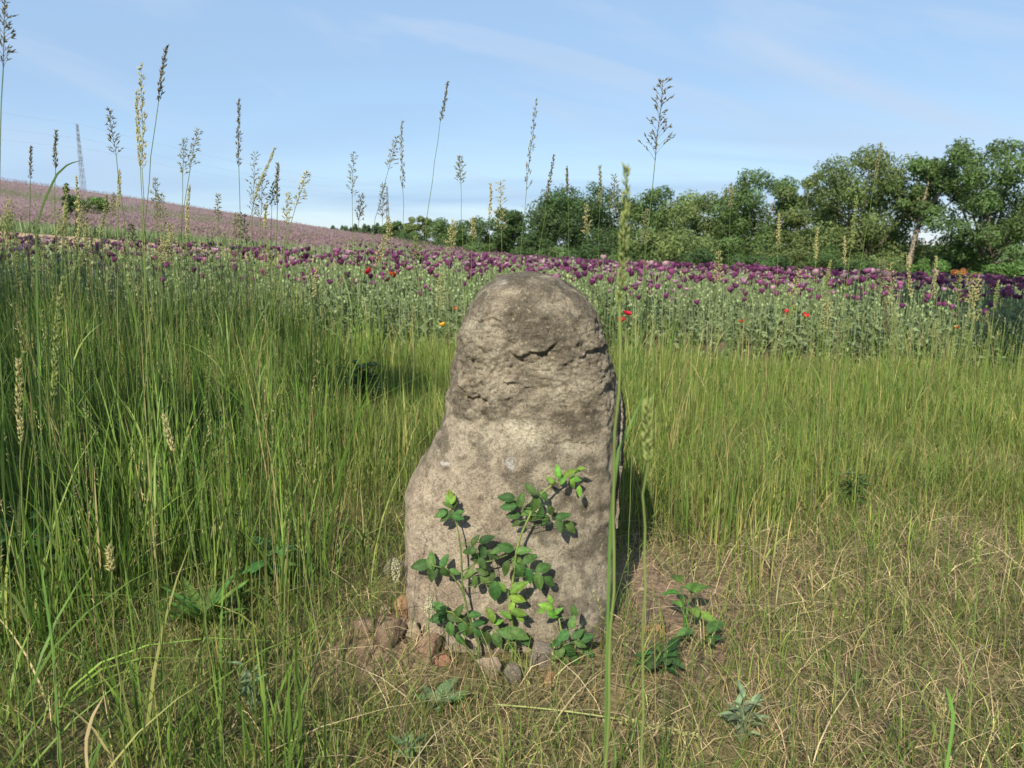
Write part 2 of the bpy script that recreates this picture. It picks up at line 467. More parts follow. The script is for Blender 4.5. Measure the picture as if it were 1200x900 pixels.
    def ledge(pts, depth, fall, up=0.35):
        nonlocal d
        xs = np.array([p[0] for p in pts], float); ys = np.array([p[1] for p in pts], float)
        yl = np.interp(fx, xs, ys) + wob
        inside = sstep(xs[0] - 4, xs[0] + 8, fx) * sstep(xs[-1] + 4, xs[-1] - 8, fx)
        below = fy - yl
        rec = sstep(-1.2, 1.2, below) * np.exp(-np.clip(below, 0, None) / fall)
        bul = np.exp(-np.clip(-below, 0, None) / (fall * 0.9)) * (below <= 0)
        d = d + front * inside * (-depth * rec + depth * up * bul)
    ledge([(598, 414), (610, 420), (624, 413), (638, 412), (656, 400)], 0.009, 16)
    ledge([(553, 370), (564, 378), (578, 372), (592, 381)], 0.008, 12)
    ledge([(534, 452), (546, 466), (560, 463), (574, 474)], 0.010, 14)
    ledge([(586, 446), (598, 452), (606, 447)], 0.009, 6)
    ledge([(678, 420), (692, 411), (702, 409), (724, 396)], 0.011, 9)
    ledge([(640, 517), (652, 522), (668, 516), (680, 521), (700, 519)], 0.006, 5)
    # fractured surface: little terraces
    fz = np.clip(0.55 * rz + 0.25 * sstep(520, 470, fy) * sstep(330, 380, fy), 0, 1) * front
    tn = fbm(np.stack([P[:, 0] * 13 + 3, P[:, 1] * 13, P[:, 2] * 19 + 5], 1), 4, 2.2, .55) * 3.2
    ti = np.floor(tn); tf = tn - ti
    d += fz * 0.0065 * ((ti + sstep(0.62, 0.95, tf)) / 1.6 - 0.5 * tn / 1.6)
    crk = np.abs(perlin(np.stack([P[:, 0] * 9 + 7, P[:, 1] * 9, P[:, 2] * 16], 1) + 0.12 * perlin(P * 40)[:, None]))
    d -= 0.006 * sstep(0.035, 0.0, crk) * (0.15 + fz) * front
    d -= front * 0.016 * np.exp(-(((fx - 612) / 48) ** 2 + ((fy - 438) / 24) ** 2))
    # scoop in the middle and the hollow of the neck
    d -= front * 0.014 * np.exp(-(((fx - 598) / 55) ** 2 + ((fy - 498) / 32) ** 2))
    d += front * 0.010 * np.exp(-(((fx - 630) / 60) ** 2 + ((fy - 375) / 26) ** 2))
    d += front * 0.012 * np.exp(-(((fx - 560) / 70) ** 2 + ((fy - 620) / 60) ** 2))
    # flake broken off along the right edge
    cut = sstep(712, 722, fx + 4 * perlin(np.stack([fx * 0, fy / 18, fy * 0], 1)) * 2) * sstep(425, 450, fy) * sstep(0.3, -0.1, N[:, 1])
    d -= 0.010 * cut
    P2 = P + N * d[:, None]
    # colours of the stone itself
    base = np.array([0.430, 0.370, 0.282]); pale = np.array([0.590, 0.525, 0.400]); dark = np.array([0.152, 0.130, 0.096]); pink = np.array([0.520, 0.420, 0.320])
    c = np.tile(base, (len(P), 1))
    def blend(c, k, w): w = np.clip(w, 0, 1)[:, None]; return c * (1 - w) + k * w
    def ell(x, y, rx, ry): return np.exp(-(((fx - x) / rx) ** 2 + ((fy - y) / ry) ** 2) ** 1.5) * front
    nb = perlin(P * 14 + 3) ; nm = perlin(P * 38 + 6); nf = perlin(P * 90)
    c = blend(c, dark, 0.9 * sstep(0.0, 0.40, nb + 0.5 * nm + 0.25 * sstep(520, 400, fy) + 0.1))
    c = blend(c, np.array([0.195, 0.170, 0.130]), 0.60 * sstep(500, 430, fy) * (0.75 + 0.8 * nm + .5 * nf))
    for (x, y, rx, ry, w) in [(632, 384, 42, 24, .8), (560, 420, 26, 24, .6), (560, 468, 30, 14, .8), (660, 500, 44, 30, .65), (700, 440, 26, 40, .55), (640, 447, 26, 16, .6),
                              (690, 570, 30, 50, .4), (610, 340, 40, 12, .3)]:
        c = blend(c, dark, w * ell(x, y, rx, ry) * (0.7 + 0.9 * nm))
    for (x, y, rx, ry, w) in [(604, 512, 48, 22, .95), (580, 440, 30, 34, .65), (637, 430, 18, 12, .8), (665, 455, 40, 14, .6), (560, 375, 22, 16, .5), (600, 343, 14, 5, .7),
                              (645, 358, 22, 10, .5), (676, 525, 16, 10, .8), (688, 390, 8, 10, .5), (570, 400, 26, 20, .4), (640, 470, 30, 14, .5), (660, 700, 40, 60, .25)]:
        c = blend(c, pale, w * ell(x, y, rx, ry) * (0.75 + 1.0 * nm + 0.5 * nf))
    c = blend(c, pink, 0.8 * sstep(510, 580, fy) * sstep(640, 530, fx) * (0.8 + 0.5 * nb))
    for (x, y, rx, ry) in [(600, 545, 4, 5), (597, 541, 5, 3), (523, 543, 5, 2), (586, 329, 6, 2)]:
        c = blend(c, np.array([0.74, 0.72, 0.70]), 1.3 * ell(x, y, rx * 1.2, ry * 1.2) * sstep(-.25, .45, nf + .7 * nm + .1))
    i = np.arange(NR * NU).reshape(NR, NU)
    j = np.roll(i, -1, 1)
    f = np.stack([i[:-1], i[1:], j[1:], j[:-1]], -1).reshape(-1, 4)
    a_ = Acc()
    a_.add(P2, np.clip(c, .02, .9), f4=f)
    top = P2[:NU].mean(0) + np.array([0, 0, 0.0008])
    n0 = a_.n
    a_.add(top[None], c[:1])
    f3 = np.stack([np.full(NU, n0), i[0], j[0]], 1)
    a_.f3.append(f3.astype(np.int32))
    o = a_.build('standing_stone', M_STONE)
    return o
stone = build_stone()
tag(stone, 'tall weathered brown sandstone boundary stone with rounded head standing in the grass', 'stone')
_me = stone.data
STONE_BVH = BVHTree.FromPolygons([v.co.copy() for v in _me.vertices], [tuple(p.vertices) for p in _me.polygons])
def on_stone(px, py, off=0.0):
    """point on the stone's face seen along a sight line, lifted off towards the viewer"""
    r = ray(px, py); o = Vector((0, 0, CAM_H))
    h, nn, ix, dist = STONE_BVH.ray_cast(o, r)
    if h is None:
        return at(px, py, 1.80)
    return h - r * off
def ground_hit(px, py):
    r = ray(px, py); o = Vector((0, 0, CAM_H)); t = 0.8
    while t < 400:
        p = o + r * t
        if p.z <= G(p.x, p.y): return p
        t += 0.01 if t < 6 else 0.3
    return p

# ------------------------------------------------------------------ rocks round the foot of the stone
def rock(px, py, wpx, hpx, colr, label, depth=0.7, rot=0.0, sink=0.30, seed=0, jag=0.25, group=None):
    colr = np.array(colr) * np.array([.82, .78, .70])
    p = ground_hit(px, py + hpx * 0.35)
    s = (p - Vector((0, 0, CAM_H))).length / FPX
    rx, rz = wpx * s / 2, hpx * s / 2
    NU_, NV_ = 34, 22
    u = np.linspace(0, 2 * math.pi, NU_, endpoint=False); v = np.linspace(0.06, math.pi - 0.06, NV_)
    U, V = np.meshgrid(u, v)
    d = np.stack([np.sin(V) * np.cos(U), np.sin(V) * np.sin(U), np.cos(V)], -1).reshape(-1, 3)
    q = np.sign(d) * np.abs(d) ** 0.8
    rs = np.random.default_rng(100 + seed)
    # chop planes give it facets
    for k in range(16):
        nrm = rs.normal(size=3); nrm /= np.linalg.norm(nrm)
        t = (q @ nrm); lim = rs.uniform(0.48, 0.80)
        q = q - nrm * np.clip(t - lim, 0, None)[:, None] * 0.97
    q = q * (1 + jag * 0.35 * perlin(d * 1.6 + seed * 3.1) + 0.10 * perlin(d * 5 + seed))[:, None]
    q = q * np.array([rx, rx * depth, rz]) * 1.22
    ca, sa = math.cos(rot), math.sin(rot)
    q = np.stack([q[:, 0] * ca - q[:, 2] * sa, q[:, 1], q[:, 0] * sa + q[:, 2] * ca], 1)
    i = np.arange(NU_ * NV_).reshape(NV_, NU_); j = np.roll(i, -1, 1)
    f = np.stack([i[:-1], i[1:], j[1:], j[:-1]], -1).reshape(-1, 4)
    a = Acc()
    a.add(q, np.array(colr) , f4=f)
    a.f4.append(np.array([], dtype=np.int32).reshape(0, 4))
    top = q[i[0]].mean(0); bot = q[i[-1]].mean(0); n0 = a.n
    a.add(np.stack([top, bot]), np.array(colr))
    a.f3.append(np.concatenate([np.stack([np.full(NU_, n0), i[0], j[0]], 1), np.stack([np.full(NU_, n0 + 1), j[-1], i[-1]], 1)]).astype(np.int32))
    o = a.build('rock', M_ROCK)
    o.location = (p.x, p.y, G(p.x, p.y) + rz * (1 - 2 * sink))
    tag(o, label, 'rock', group)
    return o
TAN = (0.40, 0.26, 0.15); GREY = (0.22, 0.20, 0.18); PALE = (0.46, 0.38, 0.29); PINKR = (0.36, 0.25, 0.19); EARTH = (0.27, 0.20, 0.15)
rock(472, 710, 21, 31, TAN, 'upright orange-brown rock leaning against the stone\'s left foot', seed=1, sink=.15)
rock(484, 739, 23, 22, PALE, 'pale rounded rock below the orange-brown rock', seed=2, sink=.2)
rock(455, 742, 38, 34, EARTH, 'grey-brown angular rock on the soil mound beside the stone', seed=3, rot=.3)
rock(430, 733, 34, 26, EARTH, 'flat earthy rock at the outer end of the rubble heap', seed=4)
rock(504, 752, 30, 36, PINKR, 'pinkish rock under the white flower spike', seed=5, rot=-.2)
rock(520, 772, 24, 20, (0.40, 0.22, 0.15), 'small reddish rock in the grass before the stone', seed=6)
rock(452, 714, 16, 12, PALE, 'small pale pebble on top of the rubble heap', seed=7)
rock(578, 782, 30, 36, (0.42, 0.34, 0.28), 'pale upright slab of rock between the rose stems', seed=8, depth=.45, sink=.25)
rock(602, 787, 20, 36, GREY, 'narrow grey rock beside the pale slab', seed=9, depth=.5, rot=.15)
rock(636, 768, 30, 38, (0.25, 0.23, 0.22), 'blue-grey flat-faced rock against the stone\'s foot', seed=10, depth=.4, sink=.2)
rock(645, 795, 14, 22, TAN, 'little ochre rock in front of the blue-grey rock', seed=11)
rock(463, 664, 26, 30, GREY, 'grey rock by the tall white flower spike', seed=12, depth=.6)
rock(766, 737, 24, 14, TAN, 'flat ochre rock on bare soil right of the stone', seed=13)
rock(752, 690, 12, 9, PALE, 'tiny pale pebble on the bare soil patch', seed=14)

# ------------------------------------------------------------------ ribbons, tubes, leaves
def norm(v):
    return v / (np.linalg.norm(v, axis=-1, keepdims=True) + 1e-9)
def blades(acc, x, y, h, w, lean, az, c0, c1, S=3, tw=None, z=None, prop=0.5, flop=0.45):
    """N curved tapering grass blades in one go"""
    n = len(x)
    if z is None: z = gzn(x, y) - 0.004
    if tw is None: tw = rng.uniform(0, 2 * math.pi, n)
    t = np.linspace(0, 1, S + 1)
    dirx, diry = np.cos(az), np.sin(az)
    bend = lean[:, None] * (0.35 * t[None] + 0.65 * t[None] ** 2)
    px = x[:, None] + h[:, None] * bend * dirx[:, None]
    py = y[:, None] + h[:, None] * bend * diry[:, None]
    pz = z[:, None] + h[:, None] * (t[None] - flop * np.clip(lean, 0, 1.6)[:, None] * t[None] ** 2)
    wx, wy = np.cos(tw), np.sin(tw)
    wid = w[:, None] * 0.5 * (1 - t[None] ** 2.2) ** 0.8 * (0.75 + 0.5 * t[None] * (1 - t[None]) * 2)
    V = np.zeros((n, 2 * S + 1, 3), np.float32)
    for k in range(S):
        for s, sg in ((0, -1), (1, 1)):
            V[:, 2 * k + s, 0] = px[:, k] + sg * wid[:, k] * wx
            V[:, 2 * k + s, 1] = py[:, k] + sg * wid[:, k] * wy
            V[:, 2 * k + s, 2] = pz[:, k]
    V[:, 2 * S, 0] = px[:, S]; V[:, 2 * S, 1] = py[:, S]; V[:, 2 * S, 2] = pz[:, S]
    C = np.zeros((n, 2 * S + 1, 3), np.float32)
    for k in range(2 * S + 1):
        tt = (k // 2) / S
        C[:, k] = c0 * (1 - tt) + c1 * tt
    base = (np.arange(n) * (2 * S + 1))[:, None]
    q = np.concatenate([base + np.array([[2 * k, 2 * k + 1, 2 * k + 3, 2 * k + 2]]) for k in range(S - 1)], 0) if S > 1 else None
    tr = base + np.array([[2 * S - 2, 2 * S - 1, 2 * S]])
    acc.add(V.reshape(-1, 3), C.reshape(-1, 3), f3=tr, f4=q)

def tube(acc, pts, r0, r1, c, sides=5, c1=None):
    pts = np.asarray([tuple(p) for p in pts], float); n = len(pts)
    T = norm(np.gradient(pts, axis=0))
    ref = np.tile(np.array([0.3, 0.9, 0.2]), (n, 1)); A = norm(np.cross(T, ref)); B = np.cross(T, A)
    r = np.linspace(r0, r1, n) if np.isscalar(r0) else np.asarray(r0)
    th = np.linspace(0, 2 * math.pi, sides, endpoint=False)
    V = pts[:, None] + r[:, None, None] * (np.cos(th)[None, :, None] * A[:, None] + np.sin(th)[None, :, None] * B[:, None])
    i = np.arange(n * sides).reshape(n, sides); j = np.roll(i, -1, 1)
    f = np.stack([i[:-1], j[:-1], j[1:], i[1:]], -1).reshape(-1, 4)
    cc = np.array(c)
    if c1 is not None:
        t = np.linspace(0, 1, n)[:, None, None]; cc = np.broadcast_to(np.array(c) * (1 - t) + np.array(c1) * t, (n, sides, 3)).reshape(-1, 3)
    acc.add(V.reshape(-1, 3), cc, f4=f)

def bez(p0, p1, p2, n=8):
    t = np.linspace(0, 1, n)[:, None]
    p0, p1, p2 = (np.array(tuple(p), float) for p in (p0, p1, p2))
    return (1 - t) ** 2 * p0 + 2 * t * (1 - t) * p1 + t * t * p2

def leaf_mesh(name, mat, L=1.0, W=0.55, c=(0.06, 0.12, 0.03), fold=0.18, curl=0.15, shape=1.0, n=7, serr=0.0):
    """leaf along +X in the XY plane, folded along its rib and curling down at its tip"""
    a = Acc(); t = np.linspace(0, 1, n)
    w = W * 0.5 * np.sin(np.pi * t ** (0.8 * shape)) ** 0.85
    w[0] = 0.012 * L; w[-1] = 0.0
    zc = -curl * L * t ** 2 + 0.04 * np.sin(t * 5)
    V, C = [], []
    c = np.array(c)
    for k in range(n):
        sw = 1 + (serr if k % 2 else -serr)
        for s in (-1, -0.5, 0, 0.5, 1):
            V.append((t[k] * L, s * w[k] * (sw if abs(s) == 1 else 1), zc[k] + abs(s) * fold * w[k]))
            C.append(c * (1.22 if s == 0 else 1.0))
    f = []
    for k in range(n - 1):
        for s in range(4):
            b = k * 5 + s; f.append((b, b + 1, b + 6, b + 5))
    a.add(np.array(V), np.array(C), f4=f)
    return a.mesh(name, mat)

def orient(dirv, nrm):
    X = Vector(dirv).normalized(); Z = Vector(nrm); Z = (Z - X * Z.dot(X)).normalized(); Y = Z.cross(X)
    return Matrix((X, Y, Z)).transposed()

# ------------------------------------------------------------------ wild rose in front of the stone
RG = [(0.050, 0.108, 0.028), (0.066, 0.130, 0.034), (0.040, 0.090, 0.023)]
ROSE_LEAF = [leaf_mesh('leaflet', M_LEAF, 1, 0.56, c, 0.28, cu * 1.6, 1.0, 15, 0.09) for c, cu in zip(RG, (0.10, 0.18, 0.05))]
ROSE_YOUNG = leaf_mesh('leaflet', M_LEAF, 1, 0.5, (0.12, 0.23, 0.035), 0.3, 0.2, 1.0, 15, 0.09)
C460 = lambda x, y: (460 + x / 4.0, 530 + y / 4.0)
def rose(label, stem, leaves, young, offs, stems2=()):
    """stem: picture points on the stone's plane with offsets from it; leaves: (x, y, length, angle) of each leaflet"""
    base = on_stone(*C460(*stem[0][:2]), 0.03)
    gx, gy = base.x, base.y - 0.02
    root = empty('wild_rose', (gx, gy, G(gx, gy)))
    tag(root, label, 'rose bush', 'wild rose shoots against the stone')
    o3 = Vector(root.location)
    a = Acc()
    allp = []
    for st in (stem,) + tuple(stems2):
        pts = [on_stone(*C460(x, y), off) for (x, y, off) in st]
        if st is stem: pts = [Vector((gx, gy, G(gx, gy) - 0.01))] + pts
        fine = []
        for k in range(len(pts) - 1):
            for q in range(4): fine.append(pts[k].lerp(pts[k + 1], q / 4))
        fine.append(pts[-1]); allp += fine
        tube(a, [p - o3 for p in fine], 0.0042 if st is stem else 0.0022, 0.0014, (0.13, 0.19, 0.06), 6, (0.16, 0.22, 0.06))
    st_o = a.build('stem', M_LEAF, root)
    for grp, meshes in ((leaves, ROSE_LEAF), (young, [ROSE_YOUNG])):
        for (x, y, ln, ang) in grp:
            c = on_stone(*C460(x, y), offs + random.uniform(-0.012, 0.016))
            s = (c - Vector((0, 0, CAM_H))).length / FPX
            L = ln / 4.0 * s * random.uniform(.98, 1.28)
            A = math.radians(ang + random.uniform(-8, 8))
            d = Vector((1, 0, 0)) * math.cos(A) + _U * math.sin(A) - _F * random.uniform(-0.25, 0.45)
            d.normalize()
            nrm = -_F * 0.75 + Vector((0, 0, 1)) * random.uniform(0.15, 0.7) + Vector((random.uniform(-.45, .35), 0, 0))
            o = link('leaflet', random.choice(meshes), root)
            m = orient(d, nrm).to_4x4()
            b0 = c - d * (L * 0.5)
            o.matrix_local = Matrix.Translation(b0 - o3) @ m @ Matrix.Diagonal((L, L * random.uniform(.88, 1.1), L, 1))
            near = min(allp, key=lambda p: (p - b0).length + 0.6 * max(0, p.z - b0.z))
            if (near - b0).length < 0.13:
                mid = (near + b0) / 2 + Vector((0, -0.004, 0.006))
                pet = Acc(); tube(pet, bez(near - o3, mid - o3, b0 - o3, 5), 0.0010, 0.0007, (0.12, 0.19, 0.06), 4)
                pet.build('leaf_stalk', M_LEAF, root)
    return root
rose('arching wild rose shoot reaching up the stone\'s right half, bright young tip',
     [(560, 640, .03), (570, 540, .04), (582, 455, .045), (605, 380, .05), (655, 270, .05), (690, 200, .05), (750, 150, .045), (800, 120, .04), (870, 92, .04)],
     [(533, 212, 72, 165), (542, 254, 68, 190), (602, 222, 72, 75), (567, 297, 54, 180), (668, 245, 80, -100), (712, 205, 66, -35), (645, 172, 62, 140), (628, 280, 54, 200),
      (715, 322, 62, -110), (800, 300, 62, 15), (784, 345, 56, -85), (835, 352, 64, -35), (742, 275, 54, -70), (690, 290, 60, -120), (580, 335, 44, 200), (660, 300, 50, -150),
      (530, 445, 76, 165), (490, 460, 66, 190), (590, 515, 68, -30), (645, 497, 66, 35), (532, 545, 80, -110), (612, 460, 60, 10), (640, 580, 64, -80), (710, 540, 76, 25),
      (685, 606, 80, -75), (736, 606, 66, -35), (600, 560, 60, -60)],
     [(830, 98, 54, 35), (862, 125, 50, 0), (876, 185, 54, -85), (775, 92, 60, 100), (800, 130, 44, 60), (850, 90, 50, 20), (740, 130, 44, 130), (845, 150, 44, -60), (885, 75, 34, 20)],
     0.052)
rose('upright wild rose shoot with pointed tip in front of the stone\'s left half',
     [(405, 905, .03), (385, 850, .035), (355, 760, .045), (328, 640, .05), (322, 480, .055), (310, 380, .055), (295, 320, .05), (275, 230, .05)],
     [(225, 290, 64, 195), (245, 308, 54, 205), (288, 250, 50, 60), (315, 280, 48, 15), (258, 245, 48, 150), (285, 300, 50, -60), (240, 275, 46, 160), (310, 305, 44, -20),
      (387, 412, 60, 60), (442, 407, 64, 25), (360, 462, 60, 185), (425, 467, 62, 85), (395, 500, 56, -120), (378, 465, 50, 100), (470, 480, 64, -30), (420, 520, 56, -60),
      (182, 506, 74, 105), (130, 530, 74, 190), (186, 566, 74, -90), (245, 510, 62, 75), (247, 566, 60, -60), (290, 560, 54, -20),
      (420, 560, 60, 160), (386, 612, 60, -100), (480, 655, 80, -95), (440, 600, 56, -30), (355, 570, 56, 200), (460, 590, 50, -140)],
     [(270, 205, 62, 100), (262, 222, 40, 120), (283, 222, 40, 75)],
     0.050,
     stems2=([(330, 660, .05), (290, 590, .055), (255, 545, .055), (180, 530, .05)], [(325, 560, .05), (390, 520, .05), (460, 510, .055), (540, 480, .05)]))
rose('low leafy wild rose sprout with yellow-green leaves at the stone\'s foot',
     [(575, 900, .05), (560, 800, .05), (545, 700, .05), (540, 640, .05)],
     [(545, 846, 84, 165), (592, 852, 84, -20), (440, 876, 64, -95), (492, 882, 64, -50), (215, 727, 74, 135), (215, 777, 74, 195), (300, 772, 76, -10), (270, 832, 64, -80),
      (312, 742, 60, 60), (332, 822, 62, -90), (388, 762, 56, 10), (402, 802, 64, 20), (360, 840, 60, -110), (620, 880, 60, -60), (320, 880, 60, -60), (410, 850, 60, -50), (545, 900, 60, -110)],
     [(592, 630, 84, 35), (588, 686, 76, -20), (515, 630, 54, 120), (592, 752, 76, -10), (460, 762, 60, 110), (495, 795, 54, 20), (530, 760, 54, 150), (600, 780, 50, -40), (560, 720, 50, 60)],
     0.058,
     stems2=([(385, 850, .04), (340, 800, .05), (280, 750, .055), (230, 740, .05)], [(575, 900, .05), (520, 860, .05), (480, 800, .05), (465, 760, .05)]))
rose('small rose sucker with toothed leaves beside the blue-grey rock',
     [(790, 930, .10), (795, 860, .10), (780, 780, .09), (750, 730, .08)],
     [(800, 862, 64, -150), (842, 800, 54, 80), (850, 742, 60, 95), (760, 900, 60, -160), (880, 900, 60, -20), (830, 930, 66, -40), (775, 945, 62, 200), (910, 870, 60, 20), (870, 850, 56, 40),
      (800, 990, 60, -120), (860, 980, 60, -60), (920, 940, 60, -20), (780, 1020, 60, 190), (900, 1010, 56, -70)],
     [(720, 722, 64, 165), (752, 762, 54, -20), (740, 690, 44, 110), (700, 740, 54, 200), (775, 745, 44, 40)],
     0.10)

CLEAR = []     # open spots kept round the broad-leaved weeds
# ------------------------------------------------------------------ broad-leaved weeds
def weed(name, label, px, py, n, Lpx, W, colr, spread=0.9, rise=0.8, shape=1.0, fold=0.25, curl=0.3, cat='weed', group=None, lift=0.0, seed=0, stemmy=False):
    rs = random.Random(seed + 50)
    p = ground_hit(px, py)
    s = (p - Vector((0, 0, CAM_H))).length / FPX
    root = empty(name, (p.x, p.y, G(p.x, p.y)))
    CLEAR.append((p.x, p.y, Lpx * s * .75))
    tag(root, label, cat, group)
    ms = [leaf_mesh('leaf', M_LEAF, 1, W, np.array(colr) * k, fold, curl * q, shape, 8) for k, q in ((1, 1), (0.82, 0.6), (1.15, 1.3))]
    a = Acc()
    for k in range(n):
        az = k * 2.4 + rs.uniform(-.4, .4)
        L = Lpx * s * rs.uniform(.6, 1.15)
        up = rise * rs.uniform(.4, 1.3)
        d = Vector((math.cos(az) * spread, math.sin(az) * spread, up)).normalized()
        o = link('leaf', rs.choice(ms), root)
        b0 = Vector((0, 0, 0))
        if stemmy:
            hh = lift * s * (0.25 + 0.75 * k / n)
            top = Vector((rs.uniform(-.2, .2) * hh, rs.uniform(-.2, .2) * hh, hh))
            b0 = top + d * (0.35 * L)
            tube(a, bez((0, 0, -0.01), (top.x * .2, top.y * .2, hh * .6), b0, 6), 0.0022, 0.0009, np.array(colr) * 1.3, 5)
        else:
            tube(a, bez((0, 0, -0.01), d * (0.05 * L), d * (0.10 * L), 4), 0.003, 0.0015, np.array(colr) * 1.3, 5); b0 = d * (0.06 * L)
        nrm = Vector((-d.x * up, -d.y * up, 1.0))
        o.matrix_local = Matrix.Translation(b0) @ orient(d, nrm).to_4x4() @ Matrix.Diagonal((L, L, L, 1))
    a.build('stem', M_LEAF, root)
    return root
weed('dock_plant', 'clump of long upright bright green dock leaves in the left grass', 242, 742, 30, 58, 0.20, (0.090, 0.175, 0.038), .6, 1.2, 0.9, seed=1, curl=.25)
weed('potato_weed', 'leafy weed with broad pointed leaves beside the dock clump', 318, 700, 24, 24, 0.6, (0.075, 0.15, 0.04), .9, .5, 1, seed=2, lift=60, stemmy=True)
weed('potato_weed', 'broad-leaved weed half hidden in the tall dark grass', 55, 690, 22, 24, 0.6, (0.075, 0.15, 0.04), .9, .5, 1, seed=3, lift=70, stemmy=True)
weed('strawberry_weed', 'dark green low leaf rosette on the soil right of the stone', 775, 790, 18, 22, 0.62, (0.045, 0.10, 0.03), .9, .55, 1, seed=4, lift=22, stemmy=True)
weed('bindweed', 'light green three-leaf shoot leaning over the bare soil', 802, 738, 7, 26, 0.70, (0.10, 0.21, 0.04), .9, .3, 1, seed=5, lift=58, stemmy=True)
weed('bindweed', 'small leaf shoot close to the light green three-leaf shoot', 822, 762, 5, 24, 0.7, (0.06, 0.14, 0.04), .9, .4, 1, seed=6, lift=20, stemmy=True)
weed('mugwort', 'pale blue-green feathery weed in the short dry grass at right', 868, 872, 30, 20, 0.30, (0.17, 0.22, 0.12), .8, .8, 1, seed=7, lift=45, stemmy=True)
weed('mugwort', 'small pale blue-green weed in the short dry grass before the stone', 478, 895, 18, 18, 0.36, (0.13, 0.20, 0.09), .9, .6, 1, seed=8, lift=20, stemmy=True)
weed('mugwort', 'silvery weed spray left of the stone in short grass', 300, 850, 26, 16, 0.30, (0.16, 0.21, 0.11), .8, .9, 1, seed=9, lift=55, stemmy=True)
weed('wild_lettuce', 'grey-green soft leaf tuft in the grass near the rubble heap', 510, 830, 9, 36, 0.4, (0.13, 0.19, 0.09), .8, .9, 1, seed=10)
weed('thistle_seedling', 'green leaf tuft growing among the dry grass at right', 1000, 602, 60, 13, 0.35, (0.075, 0.13, 0.04), .9, .6, 1, seed=11, lift=40, stemmy=True)
weed('shadow_clump', 'dark leaf clump standing in for a shadow patch at the field edge left of the stone', 428, 492, 90, 15, 0.5, (0.036, 0.066, 0.018), .8, .4, 1, seed=12, lift=64, stemmy=True)  # leaves coloured very dark to stand in for a patch of shadow
weed('cranesbill', 'small dark leafy weed in the grass close to the stone\'s left side', 350, 520, 14, 16, 0.6, (0.06, 0.13, 0.03), .9, .5, 1, seed=13, lift=36, stemmy=True)

# white blossom spikes
def spike(px, py0, py1, label, Y):
    top = at(px, py0, Y); bot = at(px, py1, Y)
    gx, gy = bot.x + 0.01, Y
    root = empty('plantain_flower', (gx, gy, G(gx, gy))); o3 = Vector(root.location)
    tag(root, label, 'flower', 'white plantain flower spikes')
    a = Acc(); tube(a, bez((0, 0, -0.01), ((bot - o3) * 0.5 + Vector((-.01, 0, 0))), bot - o3, 8), 0.0015, 0.0012, (0.13, 0.19, 0.06), 5); a.build('stem', M_LEAF, root)
    h = Acc(); L = (top - bot).length
    n = 190
    t = rng.uniform(0, 1, n); az = rng.uniform(0, 6.28, n)
    r = 0.010 * np.sin(np.pi * (0.12 + 0.80 * t)) ** 0.7 * rng.uniform(.6, 1.25, n)
    P = np.stack([r * np.cos(az), r * np.sin(az), t * L], 1) + np.array(bot - o3)
    sz = rng.uniform(0.0012, 0.0028, n)
    for k in range(n):
        octa = np.array([(1, 0, 0), (-1, 0, 0), (0, 1, 0), (0, -1, 0), (0, 0, 1), (0, 0, -1)]) * sz[k] + P[k]
        h.add(octa, (0.50, 0.47, 0.34) if random.random() < .75 else (0.36, 0.36, 0.20), f3=[(0, 2, 4), (2, 1, 4), (1, 3, 4), (3, 0, 4), (2, 0, 5), (1, 2, 5), (3, 1, 5), (0, 3, 5)])
    h.build('flower_head', M_SEED, root)
spike(464, 655, 682, 'white plantain flower spike beside the grey rock', 1.86)
spike(503, 700, 722, 'white plantain flower spike in front of the stone\'s lower left', 1.70)

# ------------------------------------------------------------------ tall grass stalks in seed
SEEDC = {'pale': ((0.36, 0.36, 0.15), (0.48, 0.42, 0.22)), 'dark': ((0.12, 0.12, 0.055), (0.20, 0.17, 0.085)), 'grey': ((0.20, 0.21, 0.11), (0.30, 0.27, 0.15)), 'green': ((0.20, 0.26, 0.08), (0.30, 0.33, 0.12))}
OCT_F = np.array([(0, 2, 4), (2, 1, 4), (1, 3, 4), (3, 0, 4), (2, 0, 5), (1, 2, 5), (3, 1, 5), (0, 3, 5)])
def spikelets(acc, P, D, L, W, ca, cb):
    """pointed husks at P along D"""
    n = len(P); D = norm(D); ref = norm(rng.normal(size=(n, 3))); A = norm(np.cross(D, ref)); B = np.cross(D, A)
    L = L[:, None]; W = W[:, None]
    mid = P + D * L * 0.4
    V = np.stack([mid + A * W, mid - A * W, mid + B * W * .6, mid - B * W * .6, P + D * L, P], 1)
    c = np.array(ca) + (np.array(cb) - np.array(ca)) * rng.uniform(0, 1, (n, 1))
    C = np.repeat(c[:, None], 6, 1) * np.array([1, 1, 1, 1, 1.15, 0.8])[None, :, None]
    f = (np.arange(n) * 6)[:, None, None] + OCT_F[None]
    acc.add(V.reshape(-1, 3), C.reshape(-1, 3), f3=f.reshape(-1, 3))
